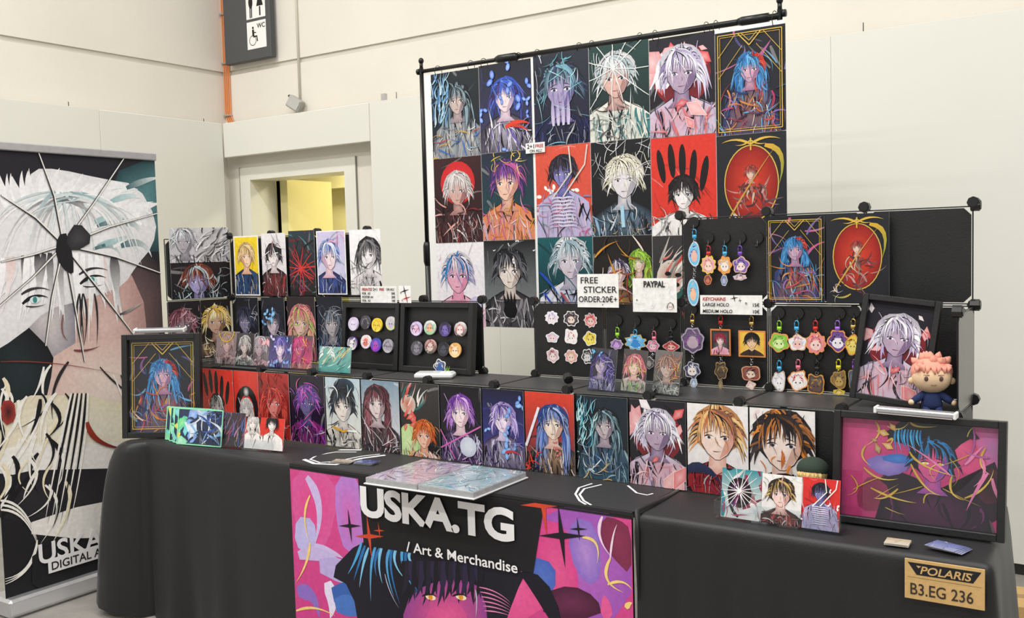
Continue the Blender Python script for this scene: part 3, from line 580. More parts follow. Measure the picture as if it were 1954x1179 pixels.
q = blocal(90, 1093); MB().box(q[0], q[0]+.36, -.0125, -.0115, q[2]-.002, q[2]+.062).build('title_plate', M_WTXT, rb)
text('DIGITAL ART', .052, rb, (q[0]+.012, -.0135, q[2]+.010), M_INK, bold=.01)

# ------------------------------------------------------------------ modular panel shelf
SZ, YF, YB = 1.04, .31, .58
JX = [1.364+.302*k for k in range(-5, 6)]; LJ = [-.335+.293*k for k in range(6)]; Z2, Z3 = 1.325, 1.612
sh = empty('modular_panel_shelf', (1.36, .45, TZ+.004), label='stepped black display shelf of snap-together square panels on the table', cat='shelf')
_pm = {}
M_TOPP = mat('smooth_black_shelf_top', '#1c1c1d', .4, var=.1, vscale=9, sheen=.2)
def panel_mesh(w, h, m=None):
    k = (round(w, 4), round(h, 4), (m or M_PANEL).name)
    if k not in _pm:
        c = .02; x, z = w/2-.004, h/2-.004
        _pm[k] = MB().prism([(-x+c, -z), (x-c, -z), (x, -z+c), (x, z-c), (x-c, z), (-x+c, z), (-x, z-c), (-x, -z+c)], -.002, .002).mesh('panel', m or M_PANEL)
        b = MB()
        for p, q in (((-w/2, -h/2), (w/2, -h/2)), ((w/2, -h/2), (w/2, h/2)), ((w/2, h/2), (-w/2, h/2)), ((-w/2, h/2), (-w/2, -h/2))): b.tube([(p[0], 0, p[1]), (q[0], 0, q[1])], .0022, 6)
        _pm[(k, 'w')] = b.mesh('wire_frame', M_METALB)
    return _pm[k], _pm[(k, 'w')]
def spanel(c, w, h, rot=(0, 0, 0), m=None):
    a, b = panel_mesh(w, h, m); L = Vector(c)-sh.location
    link('panel', a, sh, L, rot); link('wire_frame', b, sh, L, rot)
kn = MB().tube([(0, -.012, 0), (0, .012, 0)], .017, 8); kn.tube([(0, -.015, 0), (0, -.012, 0)], .013, 8); KM = kn.mesh('connector', M_BLACK)
def conn(x, y, z, rz=0): link('connector', KM, sh, Vector((x, y, z))-sh.location, (0, 0, rz))
for a, b in zip(JX, JX[1:]):
    spanel(((a+b)/2, YF, (TZ+SZ)/2+.004), b-a-.004, SZ-TZ-.012)
    spanel(((a+b)/2, (YF+YB)/2, SZ-.0025), b-a-.004, YB-YF-.006, (math.pi/2, 0, 0), M_TOPP)
for x in (JX[0]+.003, JX[-1]-.003): spanel((x, (YF+YB)/2, (TZ+SZ)/2+.004), YB-YF-.012, SZ-TZ-.012, (0, 0, math.pi/2))
for x in JX[1:]: conn(x, YF-.002, SZ+.004)
for a, b in zip(JX[5:], JX[6:]): spanel(((a+b)/2, YB, (SZ+Z2)/2), b-a-.006, Z2-SZ-.008)
for a, b in zip(JX[7:], JX[8:]): spanel(((a+b)/2, YB+.004, (Z2+Z3)/2), b-a-.006, Z3-Z2-.006)
spanel((JX[-1], (YF+YB)/2, (SZ+Z2)/2), YB-YF-.01, Z2-SZ-.012, (0, 0, math.pi/2), mat('side_fabric_painted_sheen', '#3c3b39', .22, var=.08, vscale=6))  # black side panel, its colour lightened to mimic the wall's glancing reflection
for a, b in zip(LJ, LJ[1:]): spanel(((a+b)/2, YB, (SZ+Z2)/2), b-a-.006, Z2-SZ-.008)
for a, b in zip(LJ[:3], LJ[1:4]): spanel(((a+b)/2, YB+.004, (Z2+Z3)/2), b-a-.006, Z3-Z2-.006)
WA, WB = Vector((-.345, .572)), Vector((-.435, .29)); WANG = math.atan2(WA.y-WB.y, WA.x-WB.x); WC_ = (WA+WB)/2
spanel((WC_.x, WC_.y, (SZ+Z2)/2), .29, Z2-SZ-.008, (0, 0, WANG)); spanel((WC_.x, WC_.y, (Z2+Z3)/2), .29, Z3-Z2-.006, (0, 0, WANG))
MB().box(-.145-.30, -.152, .29, .575, SZ-.006, SZ-.001).box(-.445, -.44, .29, .575, TZ+.004, SZ-.006).build('panel', M_PANEL, sh, loc=-sh.location)
for x in LJ: conn(x, YB-.004, Z2+.004)
for x in LJ[:4]: conn(x, YB-.004, Z3+.008)
for x in JX[5:]: conn(x, YB+.006, SZ+.010); conn(x, YB+.004, Z2)
for x in JX[7:]: conn(x, YB-.004, Z3+.008)
for p, r in (((JX[-1], YF+.002, Z2), math.pi/2), ((JX[-1]+.004, YB, Z2), math.pi/2), ((JX[-1]+.004, YB, Z3), math.pi/2)): conn(*p, r)
conn(LJ[5], YB-.01, SZ+.008)
o = link('loose_connector', KM, None, (1.588, .445, SZ+.0215), (.5, .2, .9), label='loose black panel connector lying on the shelf', cat='connector')

# ------------------------------------------------------------------ front row of A4 prints
PZ = SZ-.006
def front(i, px0, px1, label, draw, m=None):
    a = at(px0, 800, y=YF-.0195).x; b = at(px1, 800, y=YF-.0195).x
    return sheet('art_print', label, 'print', ((a+b)/2, YF-.0195, TZ+.006), b-a-.002, PZ-TZ-.008, draw, 100+i, 'row of prints along the shelf front', m=m or M_GLOSS)
def fingers(A, col='#151316', y0=.9):
    for k in range(5):
        x = .16+k*.165; A.ell(x, y0+.12*math.sin(k*.9+.4), .055, .25, col, n=14, rot=.18*(2-k)*.5)
RED = '#d8392c'
front(0, 386, 448, 'red print with a black five-fingered shape over a white-cloaked figure along shelf front', lambda A: portrait(A, (RED, RED), ['#1a1718', '#2c2728', '#ffffff'], ('#f0e9e6', '#bdb4b2'), ['#f2eeea', '#d9d3ce'], y=.42, r=.13, pre=fingers, spread=.7))
front(1, 449, 496, 'red print with a black winged shape over a pale curly-haired figure along shelf front', lambda A: portrait(A, (RED, '#c93026'), ['#f4f1ee', '#dcd7d3', '#c2bcb8'], ('#efe8e4', '#c5bbb7'), ['#ece6e2', '#c9c1bb'], y=.42, r=.15, long=2.5, pre=SEQ(E('ell', .5, .75, .46, .62, '#17151a'), E('ell', .5, .62, .3, .5, RED), E('ell', .5, 1.2, .12, .15, '#17151a', '#e9e6e6'))))
front(2, 497, 554, 'red print of a long-fringed figure with black streaks along shelf front', lambda A: portrait(A, ('#b02a26', '#1c1416'), ['#c4322c', '#8f201f', '#e25a4c'], ('#e88f86', '#b04a46'), ['#a32422', '#1d1516'], r=.22, long=2.2, y=.55, extra=E('swoosh', 14, ['#17120f', '#c4322c'], .04, .5)))
front(3, 556, 621, 'violet and magenta print with wild purple hair on black along shelf front', lambda A: portrait(A, ('#1a1422', '#241633'), ['#6a4a9c', '#a04fc0', '#d26ad8', '#4a4a86'], ('#6f6a9a', '#3c3a62'), ['#8a2a78', '#2a1a38'], y=.6, r=.2, spread=1.1, extra=E('swoosh', 24, ['#d85ad0', '#8a4ad0', '#e86aa0'], .03, .4)))
front(4, 623, 689, 'print of a dark-haired figure with white highlights and a gold band along shelf front', lambda A: portrait(A, ('#b9cdd6', '#e6e2d4'), ['#232a34', '#3d4b5a', '#10141a'], ('#f0e4da', '#b8b4b6'), ['#e9e4da', '#4a4a4e'], y=.6, r=.22, spread=1.0, pre=E('ell', .55, 1.3, .3, .18, '#2a3f52', '#10161e'), extra=SEQ(E('swoosh', 12, ['#f4f6f6', '#7fa6b4', '#1a2028'], .05, .4), E('strip', [(.2, .42), (.5, .34), (.62, .38)], .05, '#d8a23a'))))
front(5, 691, 763, 'print of a bowed figure with long burgundy hair on white along shelf front', lambda A: portrait(A, ('#7c96a8', '#e6e0e2'), ['#5a2a36', '#82404c', '#2a1a22', '#a0606a'], ('#e6d6d4', '#a08a92'), ['#2a262c', '#d9d2d4', '#6a5a60'], y=.68, r=.2, long=3.2, x=.42, extra=E('swoosh', 12, ['#2a2228', '#e9e4e6', '#82404c'], .04, .6, (.2, .9, 0, .7))))
front(6, 765, 839, 'print with orange hair and red block shapes and a flame-maned mask along shelf front', lambda A: portrait(A, ('#3a3838', '#1c1b1c'), ['#e2682a', '#c44a1e', '#f09a4a'], ('#f2c9b0', '#d08a70'), ['#efe6da', '#b8322a'], x=.6, y=.3, r=.17, pre=SEQ(E('ell', .2, .25, .3, .4, '#b8d890', '#d4e8b0'), E('ell', .2, 1.05, .2, .2, '#cfc3b4', '#c45a3a'), E('swoosh', 12, ['#d83a28', '#efe8e0', '#2f6a68'], .09, .5, (.0, .6, .7, 1.3), ang=1.0), E('shards', 7, ['#d8402a'], .16, (.1, .6, .55, .85)))))
front(7, 841, 919, 'print of a violet-haired figure with crossed pink ribbons along shelf front', lambda A: portrait(A, ('#18161c', '#1c1a22'), ['#8a4ab8', '#c68ae0', '#5a2a86', '#e2b4ee'], ('#f4e2de', '#caa6b4'), ['#3a2a4a', '#cfcfe2', '#8a6aa6'], y=.66, r=.19, long=1.6, folds=16, extra=SEQ(E('strip', [(0, .25), (1, .75)], .03, '#d06ab4'), E('strip', [(0, .62), (.35, .05)], .025, '#d06ab4'), E('ell', .68, .32, .2, .2, '#c9cfe0', '#e2e6f0'))))
front(8, 921, 1000, 'print of a lilac-haired figure with blue butterflies on navy along shelf front', lambda A: portrait(A, ('#1c1c34', '#3a3a8c'), ['#b49ae0', '#5a4ab0', '#e0ccf6', '#4a3a86'], ('#f0e0ea', '#bda6cc'), ['#3a2a52', '#8a7ac8', '#e2dcf0'], y=.62, r=.18, long=1.5, extra=SEQ(E('petals', 9, ['#4a86d8', '#6aa6e8'], .12), E('curve', (.55, .3), (.7, .4), (.95, .28), .07, '#c23a44'))))
front(9, 1002, 1096, 'print of a blue-haired figure holding a pale blade over red along shelf front', lambda A: portrait(A, ('#d8402c', '#2a2434'), ['#2a4a94', '#5a7ac8', '#b4c4ec', '#1c2a54'], ('#f4e0cc', '#c89a8c'), ['#1c1a22', '#2e2a3a', '#e0b48c'], x=.58, y=.62, r=.18, long=3.4, extra=SEQ(E('strip', [(.02, .45), (.3, 1.15)], .05, '#e4e2ea'), E('swoosh', 8, ['#d8402c', '#c4302a'], .05, .3, (0, .3, 0, .4)), E('petals', 4, ['#b8322a'], .06, (.5, .7, .3, .6)))))
front(10, 1101, 1198, 'print of a teal misty creature beside a dark-haired figure along shelf front', lambda A: portrait(A, ('#1c2a34', '#0f1820'), ['#15181e', '#2a3c4a', '#8fb4c0'], ('#c9b8bc', '#8a7c8c'), ['#39505e', '#8fa6b0', '#1f4a74'], x=.55, y=.66, r=.16, long=3.2, extra=SEQ(E('swoosh', 40, ['#5ab4c4', '#a4dce2', '#2f7a94', '#d4eef0'], .035, .35, (0, .35, .55, 1.3), ang=1.4), E('swoosh', 16, ['#2f6aa8', '#c9a24a', '#d8e4ea'], .03, .35, (.1, .9, 0, .5)))))
wr = lambda A: portrait(A, ('#23202a', '#1a171e'), ['#e6e2ee', '#c4b8da', '#ffffff', '#9a8ab4'], ('#b8a2b8', '#7a6486'), ['#c9bcd0', '#2a2530', '#d8787a'], y=.64, r=.2, long=1.4, pre=SEQ(E('ell', .5, .85, .44, .44, '#7a1f28', '#4a1820'), E('shards', 12, ['#d84a4a', '#e8a0a0', '#f0e6ea'], .16, (0, 1, .7, 1.4)), E('shards', 3, ['#e09a9c'], .3, (0, .15, .9, 1.1))), extra=SEQ(E('shards', 3, ['#e07a7c', '#eaa8a8'], .24, (.6, .95, .05, .4), '#f4dede'), E('shards', 2, ['#c9464c'], .1, (.45, .55, .42, .5))))
front(11, 1201, 1309, 'print of a pale silver-haired figure with red crystal shards along shelf front', wr)
front(12, 1311, 1428, 'print of an orange-blond grinning figure with crimson collar on white along shelf front', lambda A: portrait(A, ('#f0ecea', '#e6e0e0'), ['#e2a064', '#c4764a', '#f2cc8a', '#8a5a4a'], ('#f6e0d4', '#d8a090'), ['#a82a30', '#232a4a', '#1c1a22'], y=.66, r=.25, spread=1.0, n=36, extra=SEQ(E('curve', (.0, .35), (.3, .5), (.55, .2), .2, '#262c4c'), E('swoosh', 8, ['#b83a9a', '#8a2a3a'], .03, .4, (0, 1, 0, .3)))))
front(13, 1430, 1556, 'print of a dark-brown-haired figure with orange tips on white along shelf front', lambda A: portrait(A, ('#efebe8', '#e8e4e2'), ['#2a2226', '#4a3a3c', '#171416', '#e08a3a'], ('#f4e2d8', '#cfa898'), ['#efeae8', '#2a262c'], y=.64, r=.27, spread=1.05, n=38, pre=E('petals', 8, ['#e8c8cc', '#d8a8b0'], .07), extra=SEQ(E('swoosh', 7, ['#e08a3a', '#c4662a'], .05, .25, (.1, .9, .5, .8), ang=-1.4), E('curve', (.1, .15), (.5, .55), (.75, .38), .11, '#1c1a1e'))))

# ------------------------------------------------------------------ prints on the raised panels at the door end
def rear(i, tl, br, label, draw, lift=0, margin=0, group='prints on the raised panels beside the doorway'):
    return sheet_px('art_print', label, 'print', tl, br, YB-.024-.0014*(i % 2)-lift, draw, 200+i, group, margin=margin)
rear(0, (445, 451), (497, 564), 'yellow print of a blond figure in a blue jacket on raised panels', lambda A: portrait(A, ('#f0d32a', '#e8c41e'), ['#e8c48a', '#c49a5a', '#f4dcaa'], ('#f4d4b8', '#d09a7c'), ['#2a4a74', '#1c2f52'], y=.66, r=.2, turn=.5, extra=E('strip', [(.05, .55), (.3, .68)], .03, '#2a2a30')), margin=.006)
rear(1, (498, 446), (549, 565), 'black and white print of a shaggy dark-haired figure on raised panels', lambda A: portrait(A, ('#e8e4e6', '#d8d2d4'), ['#1c1a1e', '#3a363c', '#4a464c'], ('#f2e8e4', '#b8a8a8'), ['#1c1a1e', '#2c2a30', '#a83a3a'], y=.64, r=.2, extra=E('swoosh', 14, ['#b8b0b4', '#8a5a60', '#f4f2f2'], .05, .5, (.2, 1, .9, 1.6))))
rear(2, (550, 441), (604, 564), 'dark print bursting with red rays between teal and black on raised panels', lambda A: (A.bg('#2a3a42', '#1c1418'), A.swoosh(40, ['#1c1416', '#7a2028', '#4f7a80', '#a82a2a', '#2a2024'], .08, .7), A.cracks(.45, .75, 14, '#d83a30', .03, .6), A.swoosh(14, ['#8a4a86', '#c43a34'], .03, .5, (0, .6, 0, .8))))
rear(3, (603, 441), (663, 562), 'lilac and blue print of a laughing white-haired figure on raised panels', lambda A: portrait(A, ('#cfc4e4', '#c4c8dc'), ['#a8bce8', '#5a7ad0', '#e8ecfa', '#2a3a8a'], ('#f2dcdc', '#c8a0b4'), ['#242a5a', '#33406a', '#4a6ab8'], x=.42, y=.6, r=.22, turn=.6, extra=E('swoosh', 8, ['#e4a8c8', '#d08ab4'], .1, .4, (.6, 1, 1.2, 1.8))), margin=.005)
rear(4, (666, 439), (730, 563), 'white sketch print of a long-haired figure in ink lines on raised panels', lambda A: portrait(A, ('#f2f0f0', '#eceaea'), ['#1e1c20', '#4a484c', '#8a888c'], ('#ece8e8', '#b8b4b6'), ['#e4e0e0', '#8a868a'], x=.62, y=.62, r=.22, turn=-.5, long=1.6, extra=E('swoosh', 12, ['#3a383c', '#7a787c'], .035, .4, (0, .6, .2, 1.0))))
rear(5, (450, 568), (497, 686), 'dark print of a navy-haired figure half erased in white strokes on raised panels', lambda A: portrait(A, ('#1c1e26', '#15161c'), ['#2a304a', '#4a5470', '#161a2a'], ('#8a86a0', '#4a485c'), ['#1c1c26', '#3a3a4a'], x=.4, y=.62, r=.24, extra=E('swoosh', 26, ['#e6e4ea', '#b4b2c0'], .025, .35, (.5, 1, .2, 1.6))))
rear(6, (498, 567), (547, 690), 'dark print of a figure with blue petals and white wing lines on raised panels', lambda A: portrait(A, ('#20222c', '#1a1a22'), ['#2c2c38', '#565668', '#161620'], ('#cfc0c8', '#8a7c8c'), ['#2a2a36', '#4a4a5a'], y=.6, r=.24, long=2.0, extra=SEQ(E('petals', 6, ['#3a86c8', '#6ab4e4'], .16, (.05, .6, 1.1, 1.7)), E('swoosh', 20, ['#eeecf2', '#d4d0dc'], .02, .4, (.5, 1, .4, 1.0)))))
rear(7, (547, 566), (605, 690), 'print of a pink and green haired figure on raised panels', lambda A: portrait(A, ('#2a2226', '#3a2a30'), ['#e2848c', '#f0b0b0', '#b8d46a', '#c45a6a'], ('#e8c0b4', '#b88a88'), ['#3a2a34', '#c45a6a'], y=.6, r=.25, long=2.2, extra=E('swoosh', 14, ['#b8d86a', '#8ab44a', '#f2d4d0'], .03, .35, (.2, .9, .5, 1.2))))
rear(8, (604, 566), (657, 688), 'dark blue print of a figure in a crown of chains on raised panels', lambda A: portrait(A, ('#171a22', '#22304a'), ['#20242e', '#46566a', '#8a94a0'], ('#b8b2b4', '#6a6872'), ['#2a4a7a', '#1c2a44'], x=.6, y=.58, r=.25, long=2.4, extra=E('swoosh', 22, ['#e2e0e4', '#a8a4ac', '#c9a49c'], .02, .4)))
# wing panel prints
def wing(i, s0, s1, z0, z1, label, draw):
    d = (WA-WB).normalized(); n = Vector((d.y, -d.x)); c = WB+d*((s0+s1)/2)+n*(.014+.0014*(i % 2))
    return sheet('art_print', label, 'print', (c.x, c.y, z0), s1-s0, z1-z0, draw, 300+i, 'prints on the raised panels beside the doorway', rz=WANG)
wing(0, .02, .30, 1.50, 1.66, 'grey print of a white-haired head dissolving into black streaks', lambda A: (portrait(A, ('#c9c7ca', '#b8b6ba'), ['#f0eff2', '#c9d4d8', '#8a8890'], ('#b0aab0', '#7a767e'), ['#d8d6da', '#8a888e'], x=.25, y=.62, r=.13, turn=-.5), A.swoosh(40, ['#15141a', '#2a282e', '#f0eef0'], .035, .35, (.4, 1, 0, .6), ang=.7)))
wing(1, .02, .30, 1.335, 1.497, 'dark print of russet hair and lilac skin crossed by chains', lambda A: (portrait(A, ('#20161a', '#15181c'), ['#7a3a2c', '#a85a3c', '#4a1c1c', '#b8cfd4'], ('#a8a0cc', '#6a6490'), ['#1c1a20', '#2a3a40'], x=.45, y=.5, r=.15, long=1.0), A.swoosh(10, ['#a8b4b4', '#7a8486'], .03, .2, (.7, 1, 0, .5))))
wing(2, .0, .148, 1.055, 1.325, 'dark print of a mauve-haired figure split by white scribbles', lambda A: portrait(A, ('#1c181c', '#221c20'), ['#8a4a58', '#5a3038', '#c48a94'], ('#9a868e', '#5a4a52'), ['#1c181c', '#3a3036'], y=.6, r=.26, x=.42, extra=E('swoosh', 30, ['#e8dce0', '#c49aa4'], .025, .35, (.5, 1, .3, 1.6))))
wing(3, .15, .293, 1.055, 1.325, 'dark print of a golden-blond figure with glowing yellow strands', lambda A: portrait(A, ('#1e1a16', '#1c1814'), ['#e8bc4a', '#f4e2a4', '#a87a2a', '#fff4d0'], ('#caa48c', '#7a5a4c'), ['#2a2420', '#a88a6a'], y=.62, r=.27, spread=1.1, n=36, extra=E('swoosh', 16, ['#e8c48a', '#f0e6d8', '#2a2420'], .04, .4, (0, 1, 0, .6))))
# ------------------------------------------------------------------ poster rack behind the table
RKY = 1.40
rk = empty('poster_rack', (1.12, RKY, 0), label='tall black telescopic rack carrying the wall of posters', cat='rack')
def rp(n, b, sm=True): return b.build(n, M_METALB, rk, loc=(-1.12, -RKY, 0), smooth=sm)
for x in (.2, 2.045):
    rp('pole', MB().tube([(x, RKY, .02), (x, RKY, 1.52)], .0145, 12)); rp('pole_extension', MB().tube([(x, RKY, 1.5), (x, RKY, 2.45)], .011, 12))
    rp('pole_coupler', MB().tube([(x, RKY, 1.45), (x, RKY, 1.47), (x, RKY, 1.55), (x, RKY, 1.57)], .02, 12, radii=[.0155, .021, .021, .0155] if x < 1 else [.0155, .0168, .0168, .0155]))
    rp('finial', MB().tube([(x, RKY, 2.445), (x, RKY, 2.475)], .009, 10).ball((x, RKY, 2.485), .014, .014, .016, 12, 8))
    rp('base_foot', MB().cbox(x-.02, x+.02, RKY-.25, RKY+.25, 0, .03, .008), False)
    rp('clamp_knob', MB().tube([(x-.025 if x < 1 else x+.025, RKY, 2.432), (x-.012 if x < 1 else x+.012, RKY, 2.432)], .015, 10))
rp('rail', MB().tube([(.2, RKY, 2.432), (.75, RKY, 2.430)], .010, 12)); rp('rail_extension', MB().tube([(.72, RKY, 2.430), (2.045, RKY, 2.424)], .013, 12))
rp('rail_coupler', MB().tube([(.66, RKY, 2.431), (.68, RKY, 2.431), (.77, RKY, 2.43), (.79, RKY, 2.43)], .02, 12, radii=[.014, .021, .021, .014]))
rp('rail_coupler', MB().tube([(1.87, RKY, 2.426), (1.89, RKY, 2.426), (2.0, RKY, 2.425)], .02, 12, radii=[.014, .019, .019]))
PXL = [.274, .571, .883, 1.180, 1.477, 1.778]; PW = [.296, .300, .296, .296, .300, .296]
PT = [at(824, 143, y=RKY-.014).z, at(915, 127, y=RKY-.014).z, at(1019, 108, y=RKY-.014).z, at(1128, 92, y=RKY-.014).z, at(1243, 77, y=RKY-.014).z, at(1368, 65, y=RKY-.014).z]
for i, (x0, x1, z0, z1, lb) in enumerate(((.232, .875, 1.18, 2.405, 'white backing paper behind the first two poster columns of the rack'), (.876, 2.068, 1.22, 2.403, 'wide white backing paper behind the right-hand poster columns'.replace('right-hand', 'last four')))):
    MB().box(x0, x1, RKY-.0182, RKY-.0170, z0, z1).build('backing_sheet', M_WHITEP, label=lb, cat='paper')
def ck(A): A.cracks(.42, A.H*.75, 11, '#ecebe8', .014, 1.0)
dk = ('#1b1d24', '#14151a')
GOLDC = '#d8b24a'
def goldframe(A):
    A.border(GOLDC, .045, .012); A.border(GOLDC, .075, .006)
    for k in (-1, 1): A.strip([(.5, A.H-.22), (.5+k*.16, A.H-.05)], .014, GOLDC); A.strip([(.5, A.H-.16), (.5+k*.12, A.H-.04)], .008, GOLDC); A.strip([(.5+k*.45, A.H-.35), (.5+k*.2, A.H-.05)], .007, GOLDC); A.strip([(.5+k*.45, A.H*.55), (.5+k*.1, A.H*.85)], .006, GOLDC)
def twin(A):
    portrait(A, ('#1c1d24', '#20202a'), ['#3a86c8', '#1f5a94', '#6ab4e4'], ('#d8a8b8', '#9a6a8c'), ['#2a3a6a', '#a83a3c', '#3a2a3c', '#c98a4a'], x=.5, y=.62, r=.12, long=2.6, folds=18, pre=SEQ(E('swoosh', 16, ['#7a6a9c', '#5aa4c4', '#c45a8c', '#4a4a7a'], .06, .4)))
    A.tuft(.56, A.H*.62+.08, .13, ['#c8322c', '#e2604a', '#8f2020'], '#301014', 18, .7, -20, 100); A.swoosh(26, ['#c9483a', '#d88a3a', '#5a9ac8', '#8a6ab4', '#b8385a', '#2a3a6a'], .035, .28, (.15, .85, .05, A.H*.45)); goldframe(A)
def oval(A):
    A.bg('#26262c', '#202026'); A.ell(.5, A.H*.52, .37, A.H*.36, '#8f1f1c', '#d8432c', n=32); A.ring(.5, A.H*.52, .385, .016, GOLDC, 36, A.H*.37)
    A.swoosh(26, ['#7a3a3c', '#a87a7c', '#4a3038', '#c89a94', '#3a2a30'], .045, .25, (.28, .72, A.H*.2, A.H*.5)); A.head(.5, A.H*.62, .07, '#e8c4b0', '#b07a70', ['#a8403a', '#c8685a', '#6a2024'], n=14); A.swoosh(10, ['#c8b49a', '#a86a5a', '#5a3034'], .05, .22, (.36, .62, A.H*.42, A.H*.55), ang=-1.4)
    A.curve((.12, A.H*.12), (.45, A.H*.5), (.85, A.H*.86), .03, '#c99a4a'); A.curve((.7, A.H*.88), (1.05, A.H*.85), (.9, A.H*.5), .09, '#d8a83a', '#8a9a3a')
    for k in (-1, 1): A.curve((.5, A.H*.9), (.5+k*.2, A.H*.99), (.5+k*.42, A.H*.93), .04, GOLDC); A.curve((.5, A.H*.94), (.5+k*.1, A.H*.88), (.5+k*.22, A.H*.9), .025, GOLDC); A.curve((.5+k*.1, A.H*.1), (.5+k*.25, A.H*.02), (.5+k*.4, A.H*.09), .035, '#c9a44a', '#8aa04a')
    A.strip([(.5, A.H*.84), (.5, A.H*.96)], .02, GOLDC); A.swoosh(5, ['#e8dce0'], .02, .15, (.1, .3, A.H*.08, A.H*.25))
def ribs(A):
    for k in range(9): y = A.H*.1+k*.055; A.curve((.5, y+.02), (.3, y+.06), (.2+.01*k, y-.03), .035, '#dcd8ec', '#a8a4cc'); A.curve((.5, y+.02), (.7, y+.06), (.8-.01*k, y-.03), .035, '#dcd8ec', '#a8a4cc')
